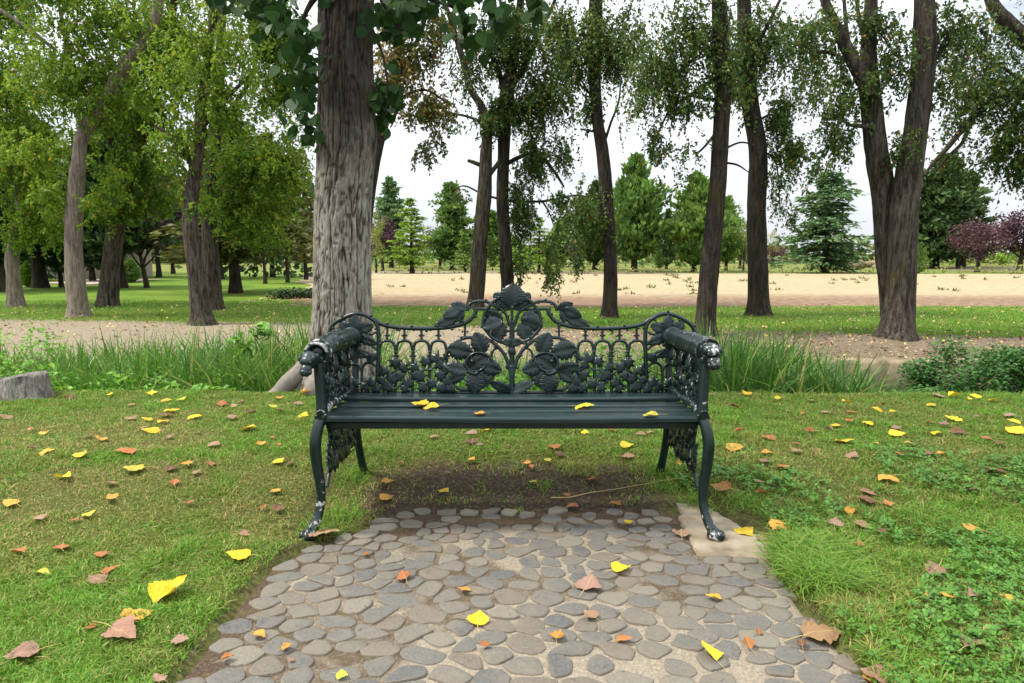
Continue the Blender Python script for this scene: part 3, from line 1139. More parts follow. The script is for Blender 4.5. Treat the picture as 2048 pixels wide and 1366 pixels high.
def add_limb(mb, poly, Y, sides=10, rough=.10, seed=0, base=False):
    P, W = trunk_pts(poly, Y)
    if base:
        gzv = g1(P[0][0], P[0][1])
        P[:, 2] += (gzv - P[0][2]) * np.exp(-(P[:, 2] - P[0][2]) / .25)
        fl = 1 + .35 * np.exp(-(P[:, 2] - gzv) / .10)
        W = W * fl
        P = np.vstack([P[0] + np.array([0, 0, -.12]), P])
        W = np.concatenate([[W[0] * 1.15], W])
    W = W * (1 + rough * (fbm(np.arange(len(W)), 0 * W + seed, .35, seed) - .5))
    n0 = len(mb.v)
    mb.tube(P, W, sides, 0, .5)
    # knobbly outline
    v = mb.v[n0]
    ax = np.repeat(P, sides, 0)
    d = v - ax
    ang = np.tile(np.arange(sides) / sides, len(P))
    k = 1 + .16 * (fbm(ang * 7 + seed, v[:, 2] * 1.7, 1.0, seed) - .5) + .10 * (fbm(ang * 20 + seed, v[:, 2] * 6, 1.0, seed + 3) - .5)
    mb.v[n0] = ax + d * k[:, None]


def foliage(mb, ell, Y, dens, ls, droop=.75, tone=.5, tone_sd=.18, twig=True, lmi=0, tmi=1, depth=1.0, red=.03):
    for e in ell:
        cx, cy, rx, ry = e[:4]
        dm = e[4] if len(e) > 4 else 1.0
        dt = e[5] if len(e) > 5 else 0.0
        c = at_y(cx, cy, Y)
        s = scale_at(Y, c[2])
        ax, az = rx * s, ry * s
        nl = int((7.6 if dens < 565 else 3.3) * dens * dm * math.pi * ax * az)
        per = 13
        nt_ = max(3, nl // per)
        q = rng.normal(0, .52, (nt_, 3))
        q /= np.maximum(1, np.linalg.norm(q, axis=1, keepdims=True) / rng.uniform(.8, 1.15, (nt_, 1)))
        ay = depth * min(max(.5, .8 * max(ax, min(az, 1.3))), 1.6)
        A = c + q * np.array([ax, ay, az])
        # clumps: pull starts together
        nk = max(3, nt_ // 14)
        cen = A[rng.integers(0, nt_, nk)]
        A = A + .58 * (cen[rng.integers(0, nk, nt_)] - A) * (rng.random((nt_, 1)) < .75) + rng.normal(0, .05, (nt_, 3))
        L = rng.uniform(.25, .65, nt_) * min(1.0, max(.45, az / .9))
        az_ = rng.uniform(0, 6.28, nt_)
        out = np.stack([np.cos(az_), np.sin(az_), np.zeros(nt_)], -1)
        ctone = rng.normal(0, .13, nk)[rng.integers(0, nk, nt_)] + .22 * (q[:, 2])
        prev = A
        for j in range(per):
            f = (j + .5) / per
            p = A + out * (L * .55 * (f - .35 * f * f))[:, None]
            p[:, 2] -= L * (droop * f ** 1.6 + .08 * f)
            pp = p + rng.normal(0, .012, (nt_, 3))
            l = .95 * ls * rng.uniform(.65, 1.25, nt_)
            d = norm(out * rng.normal(.2, .6, (nt_, 1)) + rng.normal(0, .6, (nt_, 3)) + np.array([0, 0, -.55]))
            nn = norm(rng.normal(0, 1, (nt_, 3)) + np.array([0, -.3, .6]))
            e2 = norm(np.cross(d, nn)) * (l * .27)[:, None]
            P = np.stack([pp, pp + d * (l * .42)[:, None] + e2, pp + d * l[:, None], pp + d * (l * .42)[:, None] - e2], 1)
            P[:, 2, 2] -= .1 * l
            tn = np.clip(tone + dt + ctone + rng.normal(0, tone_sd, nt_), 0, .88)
            tn = np.where(rng.random(nt_) < red, 1.0, tn)
            mb.add(P.reshape(-1, 3), np.arange(4 * nt_).reshape(-1, 4), lmi, np.repeat(tn, 4), False)
        if twig:
            K = 4
            r = .0028
            V = np.empty((nt_, K * 3, 3))
            for i in range(K):
                f = i / (K - 1)
                p = A + out * (L * .55 * (f - .35 * f * f))[:, None]
                p[:, 2] -= L * (droop * f ** 1.6 + .08 * f)
                for k in range(3):
                    o = np.array([math.cos(k * 2.094), math.sin(k * 2.094), 0]) * r * (1.15 - f)
                    V[:, i * 3 + k] = p + o
            b = np.arange(nt_)[:, None] * (K * 3)
            F_ = np.concatenate([np.concatenate([b + i * 3 + k, b + i * 3 + (k + 1) % 3, b + i * 3 + 3 + (k + 1) % 3, b + i * 3 + 3 + k], 1) for i in range(K - 1) for k in range(3)])
            mb.add(V.reshape(-1, 3), F_, tmi, .5, False)


def park_tree(label, Y, stems, limbs, crown_e, bark, leaf, dens, ls, tone=.5, group=None, droop=None, name='park_tree', red=.03, sides=12):
    droop = droop or (.38 if leaf == 'leaf_fresh' else .6)
    base = ground_pt(stems[0][0][0], stems[0][0][1])
    root = empty(name, (base[0], base[1], base[2]))
    tag(root, label, 'tree', group)
    inv = np.array(root.location)
    tb = MB()
    for i, s in enumerate(stems):
        add_limb(tb, s, Y, sides, seed=i + int(Y * 7), base=(s[0][1] > 560))
    tb.build('trunk', M[bark], root, None).location = -inv
    for i, s in enumerate(limbs or ()):
        lb = MB()
        add_limb(lb, s, Y, 7, seed=i + 30)
        lb.build('branch', M[bark], root, None).location = -inv
    cb_ = MB()
    foliage(cb_, crown_e, Y, dens, ls, droop, tone, red=red)
    cb_.build('crown', [M[leaf], M['bark_dark']], root, None).location = -inv
    return root


G1 = 'trees in the row across the ditch'
park_tree('slim pale grey tree with a bent lower trunk at the far left edge', 13.0,
          [[(32, 612, 30), (27, 560, 25), (24, 515, 25), (36, 460, 22), (43, 420, 18), (30, 370, 14), (12, 300, 12), (-10, 200, 9)]],
          [[(43, 420, 9), (60, 380, 7), (70, 320, 5)]],
          [(40, 330, 110, 95, 1.1, .1), (20, 170, 120, 130, 1.0, .1), (80, 430, 65, 85, 1.3, .1), (0, 20, 130, 100), (10, -150, 160, 130, .5), (-120, 200, 120, 220, .5)],
          'bark_pale', 'leaf_fresh', 620, .075, .52, G1)
park_tree('straight pale tan trunk second from the left, bare low down and leafy above', 11.0,
          [[(158, 632, 36), (151, 560, 34), (147, 480, 32), (150, 400, 31), (157, 330, 27), (166, 270, 24), (205, 212, 26), (245, 140, 25), (284, 86, 22), (315, 20, 19), (340, -120, 14), (350, -300, 8)]],
          [[(166, 270, 15), (160, 200, 12), (140, 120, 10), (120, 20, 7)], [(0, 20, 9), (60, 60, 8), (110, 100, 6)]],
          [(105, 390, 45, 60, .9, .1), (205, 400, 40, 60, .5), (150, 130, 150, 120, 1.1, .08), (90, 290, 95, 60, .9, .1), (240, 40, 120, 90, 1, .1), (100, -60, 180, 110, .7), (220, 330, 40, 90, .45), (200, 200, 120, 70, .9), (250, -220, 200, 130, .4)],
          'bark_pale', 'leaf_fresh', 640, .068, .5, G1)
park_tree('thick grey trunk third from the left with a dark upper stem', 13.0,
          [[(215, 612, 38), (221, 540, 34), (229, 470, 34), (242, 400, 32), (256, 330, 30), (275, 280, 28), (300, 200, 22), (330, 100, 18), (360, -60, 12)]],
          [[(250, 350, 16), (225, 290, 13), (205, 230, 10), (190, 160, 8)], [(262, 310, 14), (300, 270, 11), (340, 240, 8)]],
          [(310, 400, 70, 50, .6, .0), (260, 210, 110, 90, .9), (285, 330, 100, 60, .7, -.1), (330, 90, 110, 110, .9), (220, 420, 60, 60, .5, -.15), (330, -120, 180, 130, .4)],
          'bark_grey', 'leaf_fresh', 560, .075, .42, G1)
park_tree('leaning grey trunk at the bank edge left of the big trunk, leafy halfway down', 9.9,
          [[(405, 646, 42), (396, 580, 34), (386, 500, 32), (380, 430, 29), (386, 370, 26), (396, 300, 24), (404, 210, 21), (418, 110, 18), (430, 0, 14), (440, -200, 9)]],
          [[(390, 340, 12), (350, 280, 9), (310, 250, 6)], [(400, 260, 11), (450, 200, 9), (500, 150, 6)]],
          [(400, 120, 140, 130, 1.05, .1), (360, 280, 105, 75, .9, .05), (440, 230, 90, 80, .9, .05), (400, 400, 45, 55, .6), (440, -60, 160, 90, .7), (440, -250, 180, 110, .35)],
          'bark_grey', 'leaf_fresh', 640, .062, .48, G1)
park_tree('grey trunk close behind the leaning one, moss green and ivy covered higher up', 12.1,
          [[(428, 617, 36), (424, 540, 31), (419, 450, 30), (422, 350, 27), (432, 250, 23), (440, 120, 19), (448, -60, 13)]],
          [[(430, 270, 14), (462, 220, 11), (500, 160, 8), (520, 90, 6)]],
          [(520, 440, 90, 70, .7, .05), (570, 330, 55, 110, .7, .1), (500, 320, 100, 80, .9), (460, 400, 60, 70, .8), (560, 170, 75, 95, .8, .05), (540, 50, 80, 90, .8), (500, -120, 170, 110, .4)],
          'bark_grey', 'leaf_fresh', 560, .068, .45, G1)
# dark leaning tree right behind the big trunk
park_tree('dark slanting trunk showing just right of the big trunk, with some orange bark and leaves', 9.6,
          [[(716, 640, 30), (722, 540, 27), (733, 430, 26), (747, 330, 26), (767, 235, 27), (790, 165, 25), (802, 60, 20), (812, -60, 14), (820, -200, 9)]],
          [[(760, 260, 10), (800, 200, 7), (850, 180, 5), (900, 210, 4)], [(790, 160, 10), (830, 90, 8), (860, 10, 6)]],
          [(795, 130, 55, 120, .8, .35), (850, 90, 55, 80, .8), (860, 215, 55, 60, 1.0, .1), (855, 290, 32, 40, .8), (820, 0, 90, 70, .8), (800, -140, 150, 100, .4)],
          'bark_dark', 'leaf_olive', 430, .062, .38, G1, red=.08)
park_tree('mossy brown trunk left of the slimmer dark one behind the bench crest', 12.6,
          [[(950, 618, 31), (955, 560, 31), (962, 460, 30), (969, 385, 29), (972, 315, 25), (974, 250, 19), (962, 212, 15), (941, 178, 13), (929, 131, 13), (914, 81, 11), (900, 35, 10), (880, -20, 8), (860, -120, 5)]],
          [[(960, 330, 9), (945, 324, 8), (935, 321, 6)], [(978, 350, 11), (990, 335, 9), (1000, 320, 8)], [(966, 245, 7), (930, 232, 5), (880, 225, 4), (850, 235, 3)], [(930, 135, 7), (945, 95, 5), (955, 60, 3)]],
          [(890, 60, 50, 50, .55), (975, 240, 30, 40, 1.2), (910, 390, 35, 14, .5), (900, 250, 30, 25, .3), (890, -100, 120, 80, .35)],
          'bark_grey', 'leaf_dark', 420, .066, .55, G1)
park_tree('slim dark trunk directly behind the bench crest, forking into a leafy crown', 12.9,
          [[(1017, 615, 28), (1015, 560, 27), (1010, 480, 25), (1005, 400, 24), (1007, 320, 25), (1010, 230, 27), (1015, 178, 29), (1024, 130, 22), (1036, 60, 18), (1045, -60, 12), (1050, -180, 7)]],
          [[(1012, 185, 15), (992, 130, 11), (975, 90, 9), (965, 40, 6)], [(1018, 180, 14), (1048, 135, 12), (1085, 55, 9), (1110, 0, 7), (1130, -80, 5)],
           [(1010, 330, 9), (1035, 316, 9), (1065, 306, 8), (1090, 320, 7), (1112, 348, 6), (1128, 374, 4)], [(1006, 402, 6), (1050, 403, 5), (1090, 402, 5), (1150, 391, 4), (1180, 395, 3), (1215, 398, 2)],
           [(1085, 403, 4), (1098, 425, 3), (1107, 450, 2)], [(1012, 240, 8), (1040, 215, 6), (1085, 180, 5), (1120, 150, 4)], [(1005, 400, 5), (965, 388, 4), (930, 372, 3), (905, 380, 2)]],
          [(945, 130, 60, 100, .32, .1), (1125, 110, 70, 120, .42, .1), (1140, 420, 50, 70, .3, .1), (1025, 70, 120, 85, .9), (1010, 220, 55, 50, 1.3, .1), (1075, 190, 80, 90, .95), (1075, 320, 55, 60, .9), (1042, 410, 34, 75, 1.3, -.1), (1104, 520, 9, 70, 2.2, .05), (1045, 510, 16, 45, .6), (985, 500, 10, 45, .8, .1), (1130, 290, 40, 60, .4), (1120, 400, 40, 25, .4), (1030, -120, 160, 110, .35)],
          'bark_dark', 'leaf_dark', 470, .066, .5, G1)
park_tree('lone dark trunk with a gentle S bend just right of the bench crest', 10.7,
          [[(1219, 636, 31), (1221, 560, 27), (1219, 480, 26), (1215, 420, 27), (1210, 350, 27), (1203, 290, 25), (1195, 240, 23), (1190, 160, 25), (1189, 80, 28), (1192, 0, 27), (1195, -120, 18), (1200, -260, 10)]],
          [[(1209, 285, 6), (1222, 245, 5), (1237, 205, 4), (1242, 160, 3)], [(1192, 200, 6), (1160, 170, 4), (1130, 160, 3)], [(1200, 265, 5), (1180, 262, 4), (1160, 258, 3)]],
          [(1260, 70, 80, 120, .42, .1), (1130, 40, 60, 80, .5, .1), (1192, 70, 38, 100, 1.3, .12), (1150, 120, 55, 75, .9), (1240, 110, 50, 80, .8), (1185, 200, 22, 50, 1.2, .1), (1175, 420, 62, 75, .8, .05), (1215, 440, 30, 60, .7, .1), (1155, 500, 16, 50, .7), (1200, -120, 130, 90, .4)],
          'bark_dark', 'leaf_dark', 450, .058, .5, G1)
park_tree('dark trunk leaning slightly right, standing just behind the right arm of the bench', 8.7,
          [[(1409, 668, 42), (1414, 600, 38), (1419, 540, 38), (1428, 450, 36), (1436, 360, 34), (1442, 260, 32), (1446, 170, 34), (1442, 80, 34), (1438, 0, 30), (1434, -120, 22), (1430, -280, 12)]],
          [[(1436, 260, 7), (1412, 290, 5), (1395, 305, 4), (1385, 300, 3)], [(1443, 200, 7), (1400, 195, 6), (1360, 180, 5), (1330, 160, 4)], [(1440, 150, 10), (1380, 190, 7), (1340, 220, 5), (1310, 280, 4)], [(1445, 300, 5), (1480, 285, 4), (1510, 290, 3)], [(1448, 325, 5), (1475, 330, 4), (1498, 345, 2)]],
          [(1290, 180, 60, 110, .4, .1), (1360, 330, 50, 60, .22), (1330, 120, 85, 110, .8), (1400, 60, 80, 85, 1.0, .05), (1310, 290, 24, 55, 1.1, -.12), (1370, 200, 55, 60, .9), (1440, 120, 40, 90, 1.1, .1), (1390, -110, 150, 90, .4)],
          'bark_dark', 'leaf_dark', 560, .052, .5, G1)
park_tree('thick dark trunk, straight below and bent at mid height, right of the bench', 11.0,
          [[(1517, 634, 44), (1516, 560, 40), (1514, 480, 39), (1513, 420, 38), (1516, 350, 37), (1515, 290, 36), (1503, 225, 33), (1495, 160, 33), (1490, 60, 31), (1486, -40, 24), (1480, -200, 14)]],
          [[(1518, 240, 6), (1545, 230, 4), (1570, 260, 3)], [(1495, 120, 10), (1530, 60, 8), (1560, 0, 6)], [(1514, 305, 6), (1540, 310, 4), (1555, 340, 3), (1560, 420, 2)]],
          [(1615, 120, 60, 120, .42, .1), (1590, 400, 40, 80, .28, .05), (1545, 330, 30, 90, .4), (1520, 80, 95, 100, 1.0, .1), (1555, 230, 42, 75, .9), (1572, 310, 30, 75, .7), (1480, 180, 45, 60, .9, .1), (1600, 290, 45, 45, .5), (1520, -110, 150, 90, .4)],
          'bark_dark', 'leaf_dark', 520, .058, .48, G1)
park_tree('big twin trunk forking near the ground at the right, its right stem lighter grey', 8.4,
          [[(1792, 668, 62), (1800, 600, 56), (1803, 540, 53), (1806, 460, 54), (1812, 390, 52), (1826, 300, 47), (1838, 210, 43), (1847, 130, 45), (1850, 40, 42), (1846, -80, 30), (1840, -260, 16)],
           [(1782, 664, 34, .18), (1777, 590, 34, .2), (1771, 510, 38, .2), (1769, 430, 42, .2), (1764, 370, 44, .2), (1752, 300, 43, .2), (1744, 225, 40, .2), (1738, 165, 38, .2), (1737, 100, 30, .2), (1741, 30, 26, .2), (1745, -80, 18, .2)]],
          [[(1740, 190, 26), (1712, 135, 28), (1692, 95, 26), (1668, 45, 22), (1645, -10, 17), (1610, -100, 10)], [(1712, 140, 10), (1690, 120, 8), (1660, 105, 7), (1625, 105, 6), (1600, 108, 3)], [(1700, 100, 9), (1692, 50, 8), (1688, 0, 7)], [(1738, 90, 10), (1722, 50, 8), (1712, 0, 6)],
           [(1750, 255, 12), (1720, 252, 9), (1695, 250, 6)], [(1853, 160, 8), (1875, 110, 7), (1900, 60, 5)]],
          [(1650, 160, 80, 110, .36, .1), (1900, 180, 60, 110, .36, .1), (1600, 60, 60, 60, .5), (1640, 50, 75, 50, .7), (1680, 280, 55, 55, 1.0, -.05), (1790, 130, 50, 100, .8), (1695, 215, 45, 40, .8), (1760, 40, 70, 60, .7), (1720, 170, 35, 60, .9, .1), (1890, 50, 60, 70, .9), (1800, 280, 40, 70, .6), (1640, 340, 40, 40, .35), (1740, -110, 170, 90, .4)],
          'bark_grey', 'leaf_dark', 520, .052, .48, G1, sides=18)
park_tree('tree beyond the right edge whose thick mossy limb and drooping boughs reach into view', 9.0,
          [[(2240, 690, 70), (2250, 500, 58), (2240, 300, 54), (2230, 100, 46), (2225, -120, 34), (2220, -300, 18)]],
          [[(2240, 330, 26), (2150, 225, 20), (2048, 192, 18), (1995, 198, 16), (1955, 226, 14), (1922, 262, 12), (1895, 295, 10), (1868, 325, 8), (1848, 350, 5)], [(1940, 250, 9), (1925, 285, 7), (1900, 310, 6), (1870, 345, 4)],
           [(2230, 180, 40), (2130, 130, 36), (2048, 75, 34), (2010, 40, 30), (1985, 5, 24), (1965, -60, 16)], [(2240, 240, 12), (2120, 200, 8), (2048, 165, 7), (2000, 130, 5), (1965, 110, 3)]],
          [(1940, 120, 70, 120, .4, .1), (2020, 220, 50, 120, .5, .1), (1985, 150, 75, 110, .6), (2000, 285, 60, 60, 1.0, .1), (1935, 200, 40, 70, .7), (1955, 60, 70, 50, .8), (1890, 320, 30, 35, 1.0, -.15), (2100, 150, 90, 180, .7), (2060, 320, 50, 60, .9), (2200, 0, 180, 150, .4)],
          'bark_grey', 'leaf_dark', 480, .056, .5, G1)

# ---------------------------------------------------------------- the big trunk beside the bench
BT = np.array([-1.08, 4.72, 0.06])
root = empty('poplar_tree', BT)
tag(root, 'massive furrowed grey poplar trunk standing behind the left end of the bench', 'tree')
rows, cols = 640, 300
prof = []
for py_k, xl_, xr_ in ((-500, 664, 760), (-200, 646, 752), (0, 637, 748), (100, 636, 746), (200, 636, 748), (270, 633, 754), (320, 633, 750), (400, 630, 743), (480, 628, 742), (560, 627, 742), (620, 627, 743), (660, 624, 744), (700, 619, 745), (735, 613, 748), (765, 606, 752), (800, 598, 757)):
    pl = at_y(xl_, py_k, BT[1])
    pr = at_y(xr_, py_k, BT[1])
    prof.append((pl[2], (pl[0] + pr[0]) / 2, (pr[0] - pl[0]) / 2))
prof = np.array(prof)[::-1]
zq = np.linspace(-.35, prof[-1, 0], rows)
rad = np.interp(zq, prof[:, 0], prof[:, 2]) - .016
cxx = np.interp(zq, prof[:, 0], prof[:, 1])
an = np.pi / 2 + np.linspace(0, 2 * np.pi, cols, endpoint=False)
AN, ZQ = np.meshgrid(an, zq)
RD = np.repeat(rad[:, None], cols, 1)
arc = AN / (2 * np.pi) * 40                                  # one unit is about one bark plate
warp = 1.1 * (fbm(arc * .22, ZQ * 2.3, 1, 5) - .5)
f1 = fbm(arc * .78 + warp, ZQ * 2.4, 1, 7, 2)
f2 = fbm(arc * 1.5 + warp, ZQ * 5.0, 1, 8, 2)
fur = np.minimum(ss(.0, .075, np.abs(f1 - .5)), .45 + .55 * ss(.0, .06, np.abs(f2 - .48)))
hcr = ss(.60, .68, vnoise(arc * .9, ZQ * 34, 1, 12)) * ss(.45, .6, vnoise(arc * .5, ZQ * 9, 1, 15))
grain = fbm(arc * 3.1, ZQ * 22, 1, 3, 3) - .5
hgt = .013 * fur - .005 * hcr + .010 * grain + .012 * (fbm(arc * .2, ZQ * 2.2, 1, 3) - .5)
rid, rid2 = fur * (1 - .38 * hcr), .5 + grain
knot = np.exp(-((ZQ - 2.05) / .10) ** 2 - ((((AN - 5.9 + np.pi) % (2 * np.pi)) - np.pi) / .35) ** 2) * .05
lowf = np.clip(1 - (ZQ - .1) / .75, 0, 1)
butt = .05 * lowf ** 2 * (np.cos(AN * 5 + .6) * .5 + .2)
RD = RD * (1 - .0) + hgt + knot + butt
TX = cxx[:, None] + RD * np.cos(AN)
TY = BT[1] + RD * np.sin(AN)
Pt = np.stack([TX, TY, ZQ], -1)
Pt = np.concatenate([Pt, Pt[:, :1]], 1)
tr_ = MB()
tt = np.clip(.12 + .62 * rid + 1.0 * (rid2 - .5), 0, 1)
tt = np.concatenate([tt, tt[:, :1]], 1)
tr_.grid(Pt, 0, tt)
# root flares
for (a_, ln_, r_) in ((math.pi * 1.13, .42, .075), (math.pi * 1.42, .34, .07)):
    d = np.array([math.cos(a_), math.sin(a_)])
    q = [(.12, .36), (.22, .22), (.34, .12), (ln_, .045), (ln_ + .18, -.05)]
    pp = [np.array([cxx[30] + d[0] * u, BT[1] + d[1] * u, zz_]) for u, zz_ in q]
    tr_.tube(crv(pp, 6), np.linspace(r_, .045, 25), 12, 0, .6)
m = MT('poplar_bark')
v = m.geo((1, 1, .22))
n1 = m.noise(v, 46, 6, .65, .5)
n2 = m.noise(m.geo((1, 1, .7)), 4.0, 4)
n3 = m.noise(m.geo((1, 1, .5)), 95, 5, .7)
f = m.math('ADD', m.math('MULTIPLY', m.attr(), .75), m.math('MULTIPLY', n1, .45))
c = m.ramp(f, [(.22, (.016, .013, .010)), (.45, (.08, .068, .056)), (.66, (.18, .16, .135)), (.92, (.29, .265, .228))])
c = m.mix(m.rng(n3, .5, .7, 0, .45), c, (.14, .115, .09))
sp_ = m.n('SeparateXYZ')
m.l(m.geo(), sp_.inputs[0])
# crown shade painted dark into the bark colour above, the smooth pale bark below
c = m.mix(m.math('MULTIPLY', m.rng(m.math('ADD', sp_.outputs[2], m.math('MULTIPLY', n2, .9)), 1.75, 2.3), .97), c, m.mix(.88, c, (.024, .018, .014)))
c = m.mix(m.rng(n2, .6, .75, 0, .35), c, (.24, .19, .12))
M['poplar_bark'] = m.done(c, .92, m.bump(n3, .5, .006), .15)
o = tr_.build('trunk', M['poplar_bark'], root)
o.location = -BT
o.data.update()


def big_leaves(mb, clusters, Y0, size):
    for (cx, cy, rx, ry, n, dy) in clusters:
        n = int(n * 1.05)
        c = at_y(cx, cy, Y0 + dy)
        s = scale_at(Y0 + dy, c[2])
        A = c + rng.normal(0, .5, (n, 3)) * np.array([rx * s, .32, ry * s])
        l = size * rng.uniform(.7, 1.15, n)
        d = norm(rng.normal(0, .55, (n, 3)) + np.array([0, 0, -1]))
        nn = norm(rng.normal(0, .8, (n, 3)) + np.array([0, -.8, .3]))
        e = norm(np.cross(d, nn))
        prof_ = [(0, .10), (.06, .40), (.28, .56), (.55, .44), (.80, .17), (1.0, .0)]
        V = []
        for u, w_ in prof_:
            m_ = A + d * (l * u)[:, None]
            ex = e * (l * w_)[:, None]
            fold = nn * (l * .16 * w_)[:, None]
            V += [m_ + ex + fold, m_, m_ - ex + fold]
        V = np.stack(V, 1)
        b = np.arange(n)[:, None] * 18
        F_ = []
        for i in range(5):
            for k in range(2):
                F_.append(np.concatenate([b + 3 * i + k, b + 3 * i + k + 1, b + 3 * i + 4 + k, b + 3 * i + 3 + k], 1))
        tn = np.where(rng.random(n) < .03, 1.0, np.clip(rng.normal(.4, .22, n), 0, .9))
        mb.add(V.reshape(-1, 3), np.concatenate(F_), 0, np.repeat(tn, 18), True)
        st = A - d * (l * .5)[:, None]
        for i in range(0, n, 2):
            mb.tube([A[i], .5 * (A[i] + st[i]), st[i]], .0016, 4, 1, .5, False)


bl = MB()
big_leaves(bl, [(560, 30, 60, 30, 55, .0), (600, 80, 38, 45, 60, -.2), (607, 150, 22, 35, 26, -.2), (603, 215, 22, 28, 22, -.15), (612, 265, 15, 22, 12, -.1),
                (770, 35, 60, 35, 62, .15), (775, 180, 26, 42, 36, .25), (765, 225, 15, 25, 10, .3), (840, 20, 50, 22, 22, .0), (925, 40, 40, 26, 18, -.3), (950, 75, 30, 20, 9, -.3),
                (1000, 10, 60, 18, 26, -.4), (1075, 8, 30, 16, 14, -.5), (640, -60, 160, 40, 90, .0), (900, -60, 170, 40, 80, -.2), (1010, 50, 30, 30, 8, -.3),
                (450, 5, 40, 14, 12, .2)], 4.45, .080)
# the crown overhead, above the top of the picture
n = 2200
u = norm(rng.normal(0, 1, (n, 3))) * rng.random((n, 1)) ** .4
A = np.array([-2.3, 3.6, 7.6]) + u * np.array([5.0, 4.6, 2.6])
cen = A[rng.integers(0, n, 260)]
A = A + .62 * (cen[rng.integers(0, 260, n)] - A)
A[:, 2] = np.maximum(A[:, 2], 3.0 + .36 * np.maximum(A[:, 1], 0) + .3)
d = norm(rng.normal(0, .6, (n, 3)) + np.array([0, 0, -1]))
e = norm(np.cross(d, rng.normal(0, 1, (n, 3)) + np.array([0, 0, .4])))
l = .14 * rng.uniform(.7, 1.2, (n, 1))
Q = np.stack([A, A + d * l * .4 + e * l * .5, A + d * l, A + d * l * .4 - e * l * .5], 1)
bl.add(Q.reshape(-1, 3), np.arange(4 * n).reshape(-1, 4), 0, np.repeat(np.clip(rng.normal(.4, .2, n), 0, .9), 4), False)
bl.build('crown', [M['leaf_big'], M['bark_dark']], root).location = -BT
for s in ([(640, -20, 16), (610, 30, 9), (600, 90, 6), (604, 160, 4), (607, 250, 2)], [(748, -30, 14), (775, 20, 9), (800, 60, 6)], [(745, 60, 7), (765, 110, 5), (775, 170, 4), (772, 230, 2)],
          [(748, -60, 16), (840, -10, 10), (920, 20, 7), (950, 60, 4)], [(860, -10, 8), (960, -10, 6), (1060, 0, 4)], [(640, -60, 14), (570, 0, 9), (520, 10, 5)],
          [(700, -400, 60), (560, -520, 30), (420, -560, 16)], [(710, -400, 55), (860, -500, 30), (1000, -520, 14)]):
    lb = MB()
    add_limb(lb, s, 4.5, 7, seed=len(s) * 3)
    lb.build('branch', M['bark_dark'], root).location = -BT


